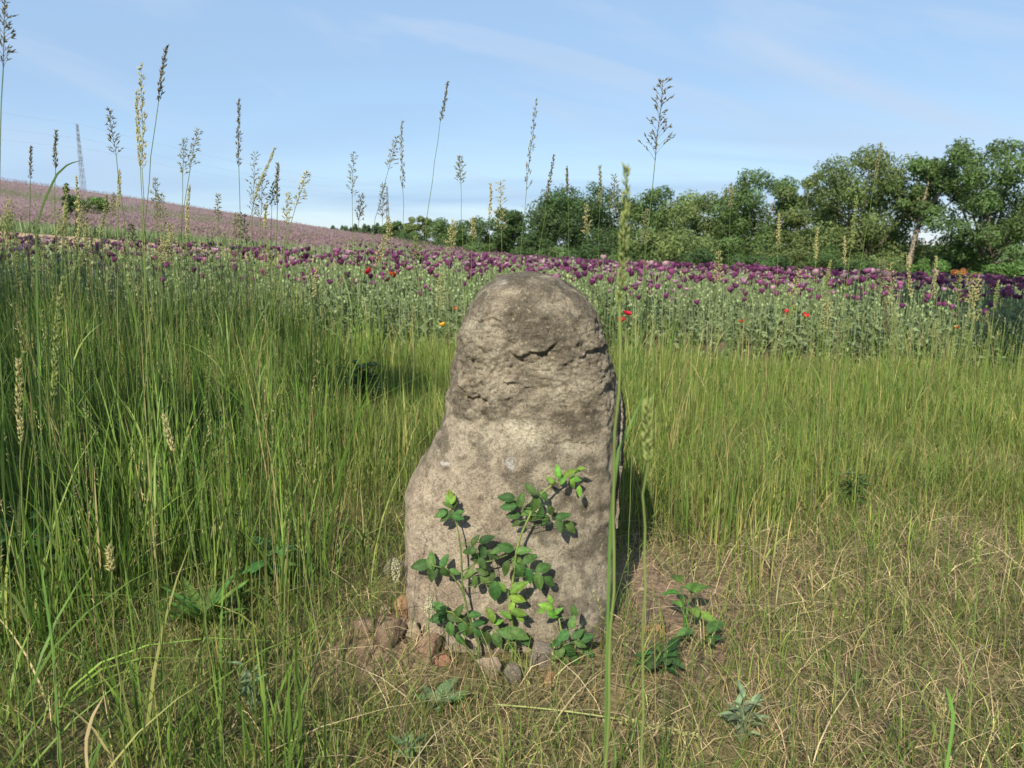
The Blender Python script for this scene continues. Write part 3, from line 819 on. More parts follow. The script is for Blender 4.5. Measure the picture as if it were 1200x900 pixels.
def panicle(acc, axis, style, tone, dist):
    """seed head along an axis polyline: loose (open branches), narrow, dense (spike)"""
    axis = np.asarray(axis); n = len(axis)
    Lh = np.linalg.norm(np.diff(axis, axis=0), axis=1).sum()
    ca, cb = SEEDC[tone]
    tube(acc, axis, 0.0009, 0.0005, np.array(ca) * 0.9, 4)
    def ax(t):
        q = t * (n - 1); i = np.minimum(q.astype(int), n - 2); f = (q - i)[:, None]
        return axis[i] * (1 - f) + axis[i + 1] * f, norm(axis[i + 1] - axis[i])
    k = max(0.95, dist / 2.7)          # husks of coarser grasses
    if style == 'dense':
        m = int(260 * max(Lh / 0.2, .5)); t = rng.uniform(0, 1, m); P, T = ax(t)
        out = norm(np.cross(T, rng.normal(size=(m, 3))))
        r = 0.0045 * np.sin(np.pi * np.clip(t * .85 + .1, 0, 1)) ** .6
        spikelets(acc, P + out * r[:, None] * .5, T * 1.0 + out * .45, rng.uniform(.007, .012, m) * k, np.full(m, .0012) * k, ca, cb)
        return
    nb = {'loose': 17, 'open': 19, 'narrow': 20}[style]
    wid = {'loose': 0.20, 'open': 0.30, 'narrow': 0.12}[style]
    tb = np.linspace(0.0, 0.94, nb) ** 0.9
    P0, T0 = ax(tb)
    side = rng.uniform(0, 6.28)
    for q in range(nb):
        for rep in range(2 if style != 'narrow' else 2):
            az = side + q * 2.4 + rep * 2.1 + rng.uniform(-.5, .5)
            ref = norm(np.cross(T0[q], np.array([math.cos(az), math.sin(az), .1])))
            bl = Lh * wid * (1 - 0.75 * tb[q]) * rng.uniform(.4, 1.25)
            end = P0[q] + (ref * (.75 if style != 'narrow' else .32) + T0[q] * 0.9) * bl + np.array([0, 0, -0.15 * bl])
            mid = P0[q] + (ref * .35 + T0[q] * 0.55) * bl
            br = bez(P0[q], mid, end, 5)
            tube(acc, br, 0.00045 * k, 0.0003 * k, np.array(ca), 3)
            ns = 3 + int(bl / 0.007)
            tt = rng.uniform(.35, 1.0, ns); ii = np.minimum((tt * 4).astype(int), 3)
            PP = br[ii] + (br[ii + 1] - br[ii]) * (tt * 4 - ii)[:, None]
            DD = norm(br[ii + 1] - br[ii]) + rng.normal(size=(ns, 3)) * .35
            spikelets(acc, PP, DD, rng.uniform(.008, .013, ns) * k, rng.uniform(.0011, .0017, ns) * k, ca, cb)
STALK_N = [0]
def stalk(px, py, plow, Y, style, tone, head=0.2, label=None, pylow=400, leaf=1, bow=0.0, nod=0.0, group='tall grass stalks in seed', rad=0.0013, dY=0.0, hdpx=None):
    """a stalk whose tip is seen at (px, py), passing plow at height pylow; Y its distance"""
    top = at(px, py, Y + dY); low = at(plow, pylow, Y)
    k = (low.z - G(low.x, Y)) / max(top.z - low.z, .05)
    bx = low.x - (top.x - low.x) * k * 0.45
    root = empty('grass_stalk', (bx, Y, G(bx, Y))); o3 = np.array(root.location)
    tag(root, label or ('%s grass stalk with %s seed head standing above the meadow' % (tone, style)), 'grass stalk', group)
    p0 = np.array((bx, Y, root.location.z - .01)); p1 = np.array(tuple(low)); p2 = np.array(tuple(top))
    p1 = p1 + np.array([bow, 0, 0])
    # quadratic through low at the right place
    H = p2[2] - p0[2]; tm = np.clip((p1[2] - p0[2]) / H, .25, .75)
    ctrl = (p1 - (1 - tm) ** 2 * p0 - tm ** 2 * p2) / (2 * tm * (1 - tm))
    pts = bez(p0, ctrl, p2, 26)
    if nod:
        tt = np.clip((np.linspace(0, 1, 26) - .75) / .25, 0, 1) ** 2
        pts[:, 0] += nod * tt; pts[:, 2] -= abs(nod) * .35 * tt
    seg = np.linalg.norm(np.diff(pts, axis=0), axis=1).sum()
    if hdpx: head = hdpx * Y / FPX
    nh = max(3, int(26 * head / seg + .5))
    pts -= o3
    wobn = rng.normal(size=(26, 3)) * 0.0012; wobn[0] = 0
    pts = pts + wobn
    gc = (0.125, 0.19, 0.05) if tone in ('dark', 'grey') else (0.20, 0.26, 0.075)
    a = Acc(); tube(a, pts[:26 - nh + 1], rad * max(1, Y / 3), rad * .65 * max(1, Y / 3), gc, 5, np.array(gc) * .95); a.build('stem', M_GRASS, root)
    h = Acc(); axp = pts[26 - nh:]
    if len(axp) < 12:
        q = np.linspace(0, len(axp) - 1, 14); axp = np.stack([np.interp(q, np.arange(len(axp)), axp[:, c]) for c in range(3)], 1)
    panicle(h, axp, style, tone, Y); h.build('seed_head', M_SEED, root)
    for q in range(leaf):
        i = int(rng.uniform(7, 15)); az = rng.uniform(0, 6.28); L = rng.uniform(.14, .28)
        b = Acc()
        blades(b, np.array([pts[i, 0]]), np.array([pts[i, 1]]), np.array([L]), np.array([.0055]), np.array([rng.uniform(.3, 1.0)]), np.array([az]),
               np.array([gc]), np.array([gc]) * 1.1, S=6, z=np.array([pts[i, 2]]))
        b.build('leaf', M_GRASS, root)
    STALK_N[0] += 1
    return root
S = stalk
# the stalks against the sky, left to right
S(6, -8, 0, 1.35, 'loose', 'dark', .16, 'dark loose-headed grass stalk reaching highest of all at the hill\'s high end', leaf=1)
S(37, 172, 36, 2.6, 'narrow', 'dark', hdpx=26, label="short dark-headed grass stalk nearest the hill's highest end")
S(65, 152, 68, 2.2, 'narrow', 'dark', hdpx=60, label="dark narrow-headed grass stalk between the arching blade and the hill's high end")
S(90, 205, 97, 2.2, 'narrow', 'pale', hdpx=90, pylow=420, label="pale yellow narrow-headed grass stalk just below the slim pylon")
S(128, 128, 157, 2.0, 'loose', 'dark', hdpx=75, bow=.01, label="dark loose-headed stalk between the pylon and the tallest pale stalk")
S(166, 72, 171, 1.75, 'narrow', 'pale', hdpx=150, label='tallest pale yellow grass stalk with long narrow head above the hillside')
S(195, 54, 166, 1.8, 'narrow', 'dark', hdpx=80, bow=-.01, label='very tall dark slender grass stalk crossing the tallest pale stalk')
S(160, 108, 176, 1.85, 'dense', 'pale', hdpx=100, label="dense pale seed spike right against the tallest pale stalk")
S(232, 150, 205, 2.1, 'loose', 'grey', hdpx=60, bow=-.015, label="grey loose-headed stalk bowing right over the open hillside")
S(216, 162, 212, 2.3, 'loose', 'grey', hdpx=70, label="upright grey loose-headed stalk beside the bowing grey one")
S(222, 218, 216, 2.2, 'dense', 'pale', hdpx=70, label="short dense pale seed spike under the bowing grey stalk")
S(279, 116, 286, 2.1, 'narrow', 'dark', hdpx=85, label='dark grass stalk with narrow upright head standing alone over the hill\'s low end')
S(309, 170, 268, 2.3, 'dense', 'pale', hdpx=75, nod=.03, label="pale dense seed head nodding right over the hill's slope")
S(299, 178, 294, 2.7, 'loose', 'grey', hdpx=80, label="grey loose-headed stalk behind the nodding pale head")
S(308, 205, 302, 2.7, 'open', 'dark', hdpx=60, label="dark open-branched seed head below the nodding pale head")
S(325, 192, 322, 2.0, 'narrow', 'dark', hdpx=62, label="dark narrow upright seed head beside the nodding pale head")
S(350, 197, 318, 2.0, 'loose', 'pale', hdpx=66, nod=.02, label="pale loose drooping seed head right of the dark narrow upright one")
S(338, 225, 326, 2.2, 'loose', 'pale', hdpx=60, label="low pale loose seed head under the drooping pale one")
S(255, 228, 262, 2.8, 'loose', 'grey', hdpx=45, label="small grey loose seed head halfway down the hill's skyline")
S(182, 208, 190, 2.6, 'loose', 'grey', hdpx=50, label="small grey loose seed head beside the dense pale spike")
S(140, 200, 138, 2.1, 'dense', 'pale', hdpx=70, label="dense pale seed spike under the dark loose-headed stalk")
S(414, 178, 413, 3.0, 'loose', 'grey', hdpx=70, label="grey loose-headed stalk standing over the skyline wood")
S(424, 228, 412, 2.8, 'open', 'dark', hdpx=40, label="low dark open seed head over the skyline wood")
S(466, 160, 418, 2.8, 'loose', 'grey', hdpx=60, bow=-.01, label="grey loose-headed stalk leaning right toward the far pylon")
S(470, 142, 476, 2.9, 'narrow', 'grey', hdpx=85, label="grey narrow-headed upright stalk next to the far pylon")
S(449, 215, 447, 3.4, 'loose', 'dark', hdpx=50, label="short dark loose seed head just left of the far pylon")
S(525, 95, 490, 2.6, 'narrow', 'dark', hdpx=62, bow=-.01, label='lone slender dark grass stalk leaning right above the poppies left of the stone')
S(538, 183, 546, 3.2, 'open', 'grey', hdpx=50, label="faint grey open seed head over the low wide tree")
S(555, 255, 549, 3.4, 'loose', 'pale', hdpx=40, label="very short pale seed head before the low wide tree")
S(575, 215, 573, 3.6, 'narrow', 'pale', hdpx=55, label="pale narrow-headed stalk before the round dark tree")
S(586, 212, 590, 3.3, 'loose', 'pale', hdpx=75, label="pale loose-headed stalk before the round dark tree")
S(629, 114, 606, 2.7, 'narrow', 'grey', hdpx=120, bow=-.008, label='tall grey-green grass stalk with long narrow head rising behind the stone\'s top')
S(649, 182, 620, 2.8, 'narrow', 'dark', hdpx=60, label="dark narrow seed head leaning right beside the large rounded tree")
S(665, 196, 668, 3.4, 'narrow', 'dark', hdpx=24, label="tiny dark seed tip peeping over the large rounded tree")
S(687, 240, 690, 3.8, 'loose', 'pale', hdpx=50, label="pale loose seed head in front of the large rounded tree")
S(703, 194, 700, 3.4, 'narrow', 'grey', hdpx=60, label="grey narrow seed head rising over the large rounded tree")
S(720, 205, 715, 3.4, 'loose', 'grey', hdpx=60, label="grey loose seed head at the large rounded tree's right edge")
S(777, 92, 757, 1.7, 'open', 'dark', hdpx=125, bow=-.004, label='tall grass stalk with large open spreading head above the stone\'s right shoulder', leaf=1, pylow=330)
S(757, 246, 752, 3.2, 'loose', 'grey', hdpx=50, label="low grey loose seed head under the large open spreading head")
S(842, 295, 838, 4.2, 'loose', 'pale', hdpx=40, label="low pale loose seed head before the wide pale shrub's edge")
S(857, 215, 850, 3.6, 'narrow', 'grey', hdpx=40, label="grey narrow seed head reaching the top of the olive willow")
S(913, 252, 908, 3.8, 'narrow', 'pale', hdpx=50, label="pale narrow seed head before the open willow crown")
S(958, 268, 950, 3.4, 'narrow', 'pale', hdpx=45, label="pale narrow seed head before the narrow olive willow")
S(1033, 168, 1000, 2.4, 'dense', 'grey', hdpx=55, label='lone dense grey-green seed head leaning before the tall tree crowns', bow=-.01)
S(1004, 230, 985, 3.0, 'narrow', 'green', hdpx=70, label="tall green narrow-headed stalk before the biggest willow")
S(990, 278, 988, 3.6, 'narrow', 'pale', hdpx=45, label="short pale narrow seed head beside the tall green stalk")
S(1043, 308, 1046, 3.0, 'loose', 'pale', hdpx=70, label="pale loose seed head before the bright green shrub")
S(1064, 300, 1070, 3.2, 'narrow', 'pale', hdpx=60, label="pale narrow seed head at the foot of the leaning trunk")
S(1097, 300, 1092, 3.2, 'narrow', 'pale', hdpx=60, label="pale narrow seed head before the bright green shrub's right side")
S(1125, 318, 1118, 3.0, 'loose', 'green', hdpx=50, label="green loose seed head before the rust-orange shrub")
S(1170, 330, 1160, 2.8, 'narrow', 'green', hdpx=50, label="green narrow seed head over the shaded right-hand poppies")
S(970, 318, 965, 3.6, 'loose', 'green', hdpx=40, label="green loose seed head low over the poppies by the biggest willow")
S(1036, 350, 1041, 2.6, 'narrow', 'dark', hdpx=80, label='reddish-brown seed stalk among the green stalks before the shaded poppies')
# the thinner crowd of stalks over the left-hand meadow and a few over the right
for k in range(44):
    if k < 30:
        px_ = random.uniform(2, 345); Y_ = random.uniform(1.9, 3.6); py_ = random.uniform(215, 300)
        lb = 'fine seed head in the crowd of stalks before the left-hand poppies'
    elif k < 37:
        px_ = random.uniform(360, 530); Y_ = random.uniform(2.8, 4.5); py_ = random.uniform(255, 330); lb = 'fine seed head before the poppies left of the stone'
    else:
        px_ = random.uniform(800, 1195); Y_ = random.uniform(2.8, 4.5); py_ = random.uniform(290, 360); lb = 'fine seed head before the poppies right of the stone'
    S(px_, py_, px_ + random.uniform(-22, 22), Y_, random.choice(['loose', 'narrow', 'loose', 'open']), random.choice(['pale', 'grey', 'green', 'pale']), hdpx=random.uniform(32, 70), label=lb, group='fine grass stalks over the meadow', bow=random.uniform(-.02, .02), nod=random.choice([0, 0, .015, -.012]))
# stalks in front of the meadow
S(734, 198, 719, 0.80, 'dense', 'green', label='thick pale green grass stalk close before the stone\'s right edge', leaf=0, rad=.0024, hdpx=175, pylow=640, bow=.0)
S(757, 470, 755, 0.72, 'dense', 'green', label='blurred olive grass stalk right beside the thick pale green one', leaf=0, rad=.0018, hdpx=110, pylow=700)
S(72, 328, 60, 1.25, 'dense', 'green', hdpx=150, label='stout pale green seed spike among the tall left-hand grass', leaf=1, pylow=560)
S(22, 425, 27, 1.2, 'dense', 'pale', hdpx=130, label='straw-coloured seed spike low in the tall left-hand grass', leaf=1, pylow=640)
S(194, 488, 226, 1.25, 'dense', 'pale', hdpx=70, label='pale grass stalk leaning left over the dock clump', leaf=0, pylow=640)
S(128, 640, 138, 1.15, 'narrow', 'pale', hdpx=50, label='short straw-coloured seed head in the left foreground', leaf=1, pylow=780)
S(1102, 815, 1106, 1.15, 'dense', 'pale', hdpx=50, label='short pale seed head in the dry right foreground', leaf=1, pylow=860)
S(1145, 640, 1140, 1.35, 'narrow', 'green', hdpx=40, label='straight green grass stalk in the dry right foreground', leaf=1, pylow=780)

# wide green blade crossing the stone's right edge
def single_blade(name, label, pts, w, c, parent=None):
    pts = np.asarray([tuple(p) for p in pts]); n = len(pts)
    q = np.linspace(0, n - 1, 14); P = np.stack([np.interp(q, np.arange(n), pts[:, k]) for k in range(3)], 1)
    T = norm(np.gradient(P, axis=0)); A = norm(np.cross(T, np.array([0.2, 1, 0.3]))); t = np.linspace(0, 1, 14)
    wd = (w * .5 * np.sin(np.pi * np.clip(.15 + .85 * t, 0, 1)) ** .8)[:, None]
    B = np.cross(T, A)
    V = np.stack([P - A * wd, P + B * wd * .35, P + A * wd], 1)
    i = np.arange(14 * 3).reshape(14, 3)
    f = np.concatenate([np.stack([i[:-1, k], i[:-1, k + 1], i[1:, k + 1], i[1:, k]], -1) for k in (0, 1)])
    a = Acc(); o3 = P[0].copy(); a.add((V - o3).reshape(-1, 3), c, f4=f)
    o = a.build(name, M_GRASS); o.location = o3
    tag(o, label, 'grass blade', 'single broad grass blades')
    return o
def gpt(px, py): return ground_hit(px, py)
def arc(px0, Y0, mids, w, c, label):
    g = at(px0[0], px0[1], Y0)
    b = Vector((g.x, Y0, G(g.x, Y0) - .005))
    single_blade('wild_grass', label, [b] + [at(x, y, Y) for x, y, Y in mids], w, c)
arc((712, 800), .86, [(713, 690, .85), (716, 600, .84), (724, 530, .84), (742, 490, .86), (757, 455, .88)], .0038, (0.10, 0.19, 0.045), 'broad dark green blade bending away from the thick pale stalk')
arc((30, 520), 1.9, [(40, 275, 1.9), (52, 235, 1.9), (66, 205, 1.9), (80, 192, 1.9), (99, 187, 1.9)], .006, (0.07, 0.12, 0.035), 'dark arching grass blade that bows toward the lattice pylon')
arc((60, 830), 1.25, [(62, 760, 1.25), (52, 690, 1.24), (48, 660, 1.24)], .0055, (0.11, 0.22, 0.05), 'short broad green blade in the left foreground')
arc((98, 900), 1.15, [(100, 870, 1.15), (108, 840, 1.15), (122, 815, 1.15)], .006, (0.45, 0.36, 0.20), 'dry straw-coloured blade bent in the left foreground')
arc((1110, 870), 1.2, [(1118, 840, 1.2), (1112, 815, 1.2), (1108, 805, 1.2)], .006, (0.14, 0.27, 0.06), 'short broad bright green blade in the dry right foreground')

# pale straw lying flat with its seed head
def lying():
    A = ground_hit(578, 847); B = ground_hit(705, 862); C = ground_hit(822, 886)
    root = empty('fallen_straw', (A.x, A.y, A.z + .02)); o3 = np.array(root.location)
    tag(root, 'pale straw lying flat in the short grass with feathery seed head', 'grass stalk')
    up = np.array([0, 0, .045])
    P = bez(np.array(A) + up, np.array(B) + up * 1.3, np.array(C) + up, 20) - o3
    a = Acc(); tube(a, P[:12], .0022, .0016, (0.34, 0.38, 0.15), 5); a.build('stem', M_GRASS, root)
    h = Acc(); panicle(h, P[11:], 'narrow', 'pale', 3.0); h.build('seed_head', M_SEED, root)
lying()

# ------------------------------------------------------------------ meadow grass (uncountable)
def in_stone(x, y):
    return (((x - 0.0) / 0.29) ** 2 + ((y - 1.99) / 0.20) ** 2) < 1.0
def soil(x, y):
    w = 1.1 * np.exp(-(((x - 0.45) / 0.19) ** 2 + ((y - 2.17) / 0.36) ** 2))
    w = w + np.exp(-(((x + 0.33) / 0.12) ** 2 + ((y - 1.84) / 0.12) ** 2))
    w = w + 0.5 * np.exp(-(((x - 0.0) / 0.28) ** 2 + ((y - 1.72) / 0.06) ** 2))
    return np.clip(w, 0, 1)
def dry(x, y):      # worn places with pale litter
    w = 0
    for (a, b, r, q) in ((1.02, 2.35, .30, .22), (1.75, 3.05, .32, .26), (.75, 1.55, .28, .18), (2.4, 3.9, .5, .4), (-.55, 2.75, .18, .2), (.9, 4.6, .35, .3)):
        w = w + np.exp(-(((x - a) / r) ** 2 + ((y - b) / q) ** 2))
    return np.clip(w, 0, 1)
def patch(x, y, s, k=0):
    return perlin(np.stack([x * s, y * s, np.full_like(x, 7.7 + k)], 1))
def sample(n, y0, y1, keep, pw=1.6, wide=0.86):
    """random ground positions in the wedge the place is seen in, thicker near by; keep() gives the local density 0..1"""
    u = rng.uniform(0, 1, n)
    y = (y0 ** pw + u * (y1 ** pw - y0 ** pw)) ** (1 / pw)
    x = rng.uniform(-1, 1, n) * (wide * y + 0.75)
    k = rng.uniform(0, 1, n) < keep(x, y)
    x, y = x[k], y[k]
    k = ~in_stone(x, y)
    return x[k], y[k]
def tufts(nc, per, y0, y1, keep, pw=1.6, wide=0.86, rad=.035):
    cx, cy = sample(nc, y0, y1, keep, pw, wide)
    m = rng.poisson(per, len(cx)); i = np.repeat(np.arange(len(cx)), m)
    r = rng.normal(0, 1, (len(i), 2)) * (rad * rng.uniform(.5, 1.6, len(cx)))[i][:, None]
    x = cx[i] + r[:, 0]; y = cy[i] + r[:, 1]
    az = np.arctan2(r[:, 1], r[:, 0]) + rng.normal(0, .7, len(i))
    k = ~in_stone(x, y)
    for (wx, wy, wr) in CLEAR:
        k &= ~((np.abs(x - wx) < wr) & (y < wy + .03) & (y > wy - .45))
    tone = rng.normal(0, .16, len(cx))[i]; size = rng.uniform(.65, 1.2, len(cx))[i]
    return x[k], y[k], az[k], tone[k], size[k]
def tones(n, cols, wts, var=.25):
    i = rng.choice(len(cols), n, p=np.array(wts) / np.sum(wts))
    return np.array(cols)[i] * (1 + var * rng.normal(size=(n, 1))).clip(.5, 1.6)
GREENS = [(0.125, 0.195, 0.038), (0.085, 0.150, 0.032), (0.180, 0.225, 0.056), (0.25, 0.25, 0.085)]
DRYS = [(0.54, 0.43, 0.25), (0.42, 0.31, 0.17), (0.28, 0.19, 0.11), (0.47, 0.40, 0.20)]
left_lush = lambda x, y: sstep(-0.12, -0.42, x / y + 0.06 * patch(x, y, 1.5))

def meadow():
    # matted dry thatch, nearly lying
    a = Acc()
    x, y = sample(150000, 0.75, 5.6, lambda x, y: (0.9 - 0.55 * left_lush(x, y)) * (1 - 0.92 * soil(x, y)) * (0.65 + 0.6 * patch(x, y, 3)) )
    n = len(x)
    h = rng.uniform(.04, .15, n); lean = rng.uniform(.5, 1.9, n)
    c = tones(n, DRYS + [(0.16, 0.17, 0.06), (0.12, 0.15, 0.045)], [3, 3, 2, 2, 2, 1.6])
    blades(a, x, y, h, rng.uniform(.0012, .0028, n), lean, rng.uniform(0, 6.28, n), c * .75, c, S=2, flop=.5)
    x, y = sample(90000, 0.75, 5.6, lambda x, y: .75 * dry(x, y))
    n = len(x); c = tones(n, [(0.46, 0.34, 0.22), (0.38, 0.27, 0.17), (0.30, 0.20, 0.12)], [2, 2, 1])
    blades(a, x, y, rng.uniform(.03, .11, n), rng.uniform(.0015, .0032, n), rng.uniform(1.0, 2.2, n), rng.uniform(0, 6.28, n), c, c, S=2, flop=.48)
    o = a.build('dry_grass', M_STRAW); tag(o, 'matted short dry straw-coloured grass on the ground', 'grass', kind='stuff')
    # short green grass
    a = Acc()
    x, y = sample(215000, 0.75, 6.5, lambda x, y: (0.50 - .10 * sstep(0, .3, x / y) * sstep(3.2, 2.4, y) + 0.6 * patch(x, y, 2.2, 3) + .45 * left_lush(x, y)) * (1 - 0.93 * soil(x, y)))
    n = len(x)
    far = sstep(2.0, 3.6, y)
    h = rng.uniform(.05, .17, n) * (1 + 0.9 * far)
    c = tones(n, GREENS + [(0.26, 0.23, 0.09)], [3, 3, 2.2, 1.4, 1.2])
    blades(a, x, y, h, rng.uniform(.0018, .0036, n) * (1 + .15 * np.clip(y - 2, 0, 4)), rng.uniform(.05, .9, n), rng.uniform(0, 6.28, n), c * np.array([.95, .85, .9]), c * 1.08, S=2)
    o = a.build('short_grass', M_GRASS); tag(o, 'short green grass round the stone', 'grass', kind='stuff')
    # knee-high upright grass behind and beside the stone
    a = Acc()
    x, y, az, tn, sz = tufts(5900, 17, 1.9, 7.1, lambda x, y: sstep(2.0, 2.9, y) * (1 - .35 * sstep(5.6, 6.9, y)) * (0.52 + 1.6 * patch(x, y, 1.3, 5)) * (1 - .95 * soil(x, y)) * (1 - 0.62 * sstep(0.30, .50, x / y) * sstep(4.6, 3.0, y)) * (1 - .8 * dry(x, y)), 1.9, .86, .05)
    n = len(x)
    h = rng.uniform(.14, .46, n) * sz * (0.70 + .30 * sstep(2.2, 3.6, y)) * (1 - .42 * sstep(3.6, 5.6, y) * (1 - left_lush(x, y)))
    c = tones(n, GREENS + [(0.36, 0.30, 0.14)], [2.7, 2.0, 2.8, 1.3, .9], .18) * (1 + tn + .45 * patch(x, y, .9, 21))[:, None].clip(.45, 1.6)
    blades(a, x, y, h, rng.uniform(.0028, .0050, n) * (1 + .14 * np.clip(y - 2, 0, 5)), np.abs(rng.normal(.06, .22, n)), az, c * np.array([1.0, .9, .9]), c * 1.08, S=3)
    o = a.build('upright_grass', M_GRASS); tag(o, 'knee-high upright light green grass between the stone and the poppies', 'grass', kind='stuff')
    # tall lush grass on the left
    a = Acc()
    x, y, az, tn, sz = tufts(4300, 16, 1.0, 6.9, lambda x, y: left_lush(x, y) * (0.58 + 1.5 * patch(x, y, 1.5, 11)) * (0.22 + .78 * sstep(1.1, 2.2, y - 0.4 * (x + 1.2))), 1.6, .9, .045)
    n = len(x)
    h = (.14 + .66 * rng.uniform(0, 1, n) ** 1.4) * sz * (0.55 + .45 * sstep(1.2, 2.4, y))
    c = tones(n, [(0.105, 0.180, 0.032), (0.070, 0.130, 0.024), (0.150, 0.215, 0.042), (0.22, 0.240, 0.065), (0.32, 0.26, 0.13)], [3, 3, 2, .8, .4], .18) * (1 + tn + .5 * patch(x, y, .9, 22))[:, None].clip(.45, 1.6)
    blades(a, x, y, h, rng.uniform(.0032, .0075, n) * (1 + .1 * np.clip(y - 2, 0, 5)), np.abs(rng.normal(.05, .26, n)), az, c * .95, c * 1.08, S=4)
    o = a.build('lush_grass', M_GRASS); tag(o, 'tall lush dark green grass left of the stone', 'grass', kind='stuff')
    a = Acc()
    x, y, az, tn, sz = tufts(420, 6, 1.05, 5.5, lambda x, y: .25 + .6 * left_lush(x, y), 1.5, .88, .03)
    n = len(x); c = tones(n, GREENS + [(0.40, 0.33, 0.17)], [3, 2, 2, 1, .8], .18)
    blades(a, x, y, rng.uniform(.16, .52, n) * (.45 + .55 * left_lush(x, y)), rng.uniform(.005, .009, n), rng.uniform(.1, 1.25, n), az, c, c * 1.05, S=5)
    o = a.build('broad_grass', M_GRASS); tag(o, 'broad bent grass blades scattered among the finer grass', 'grass', kind='stuff')
    a = Acc()
    x, y, az, tn, sz = tufts(1500, 9, 4.6, 7.6, lambda x, y: .45 + .8 * patch(x, y, 1.1, 31), 1.6, .84, .06)
    n = len(x); c = tones(n, GREENS + [(0.40, 0.33, 0.17)], [3, 2, 2.5, 1.5, .8], .2)
    blades(a, x, y, rng.uniform(.22, .62, n) * sz, rng.uniform(.004, .008, n), np.abs(rng.normal(.1, .25, n)), az, c, c * 1.05, S=3)
    o = a.build('edge_grass', M_GRASS); tag(o, 'taller thin grass growing into the poppies along the field edge', 'grass', kind='stuff')
    # thin stems with slim heads through the whole meadow
    a = Acc(); b = Acc()
    x, y = sample(3600, 1.15, 6.8, lambda x, y: (0.16 + .75 * left_lush(x, y) + .35 * sstep(.25, .5, x / y) * sstep(3, 5, y)) * (1 - soil(x, y)), pw=1.6)
    z = gzn(x, y)
    for k in range(len(x)):
        L_ = float(left_lush(x[k:k + 1], y[k:k + 1])[0])
        hh = rng.uniform(.45, .80 + .18 * L_) * (0.72 + .28 * L_) + (.12 if y[k] > 4 else 0)
        if y[k] < 1.9: hh *= .8
        ang = rng.uniform(0, 6.28); ln = abs(rng.normal(0, .12)) * hh
        p0 = np.array([x[k], y[k], z[k] - .01]); p2 = p0 + np.array([math.cos(ang) * ln, math.sin(ang) * ln, hh])
        p1 = (p0 + p2) / 2 - np.array([math.cos(ang) * ln * .3, math.sin(ang) * ln * .3, 0])
        P = bez(p0, p1, p2, 7)
        tone = random.choice(['pale', 'green', 'green', 'grey']); g = (0.17, 0.235, 0.065) if tone != 'grey' else (0.12, 0.19, 0.05)
        if rng.uniform() < .12: g = (0.36, 0.29, 0.15)
        wsc = max(1, y[k] / 3)
        tube(a, P, .0012 * wsc, .0008 * wsc, g, 3)
        m = 10; t = rng.uniform(0, 1, m); hd = rng.uniform(.07, .14)
        T = norm(P[-1] - P[-2]); PP = P[-1] - T * (hd * t)[:, None]
        out = rng.normal(size=(m, 3)) * .4
        spikelets(b, PP, T + out, rng.uniform(.009, .014, m) * wsc, np.full(m, .0013) * wsc, *SEEDC[tone])
    o = a.build('grass_stems', M_GRASS); tag(o, 'thin upright grass stems all through the meadow', 'grass', kind='stuff')
    o = b.build('grass_seed_heads', M_SEED); tag(o, 'slim seed heads on the thin meadow grass stems', 'grass', kind='stuff')
    # loose lying straws
    a = Acc()
    x, y = sample(2600, .8, 4.5, lambda x, y: .8 * (1 - .6 * left_lush(x, y)))
    n = len(x)
    c = tones(n, DRYS[:2] + [(0.46, 0.38, 0.22)], [2, 1, 2])
    blades(a, x, y, rng.uniform(.10, .28, n), rng.uniform(.002, .0036, n), rng.uniform(1.1, 2.2, n), rng.uniform(0, 6.28, n), c, c, S=4, flop=.46)
    o = a.build('loose_straws', M_STRAW); tag(o, 'long loose dry straws bent over the short grass', 'grass', kind='stuff')
meadow()

# ------------------------------------------------------------------ poppies
PG = np.array([0.190, 0.240, 0.115])
def poppy_stem(acc, h, seed, detail=True):
    rs = np.random.default_rng(seed)
    a1, l1 = rs.uniform(0, 6.28), rs.uniform(.01, .06)
    P = bez((0, 0, -.01), (math.cos(a1) * l1, math.sin(a1) * l1, h * .5), (rs.uniform(-.04, .04), rs.uniform(-.04, .04), h), 6 if detail else 4)
    tube(acc, P, .0058, .0036, PG * .85, 4 if detail else 3, PG * 1.1)
    return P
def poppy_leaves(acc, P, seed, n=7):
    rs = np.random.default_rng(seed + 1)
    for k in range(n):
        t = rs.uniform(.08, .78); q = t * (len(P) - 1); i = int(q); p = P[i] + (P[min(i + 1, len(P) - 1)] - P[i]) * (q - i)
        az = rs.uniform(0, 6.28); L = rs.uniform(.07, .145) * (1.15 - .65 * t); W = L * rs.uniform(.35, .5)
        d = np.array([math.cos(az), math.sin(az), 0]); s = np.array([-math.sin(az), math.cos(az), 0]); up = rs.uniform(.3, 1.1)
        tt = [0, .35, .7, 1]; ww = [.35, 1, .75, 0]
        V = []
        for a_, w_ in zip(tt, ww):
            c = p + d * L * a_ * .85 + np.array([0, 0, L * (up * a_ - .75 * a_ * a_)]); wv = rs.uniform(-.15, .15) * L
            V += [c - s * W * w_ * .5 + np.array([0, 0, wv * w_]), c + s * W * w_ * .5 + np.array([0, 0, -wv * w_ * .6])]
        acc.add(np.array(V), PG * rs.uniform(.75, 1.3), f4=[(0, 1, 3, 2), (2, 3, 5, 4), (4, 5, 7, 6)])
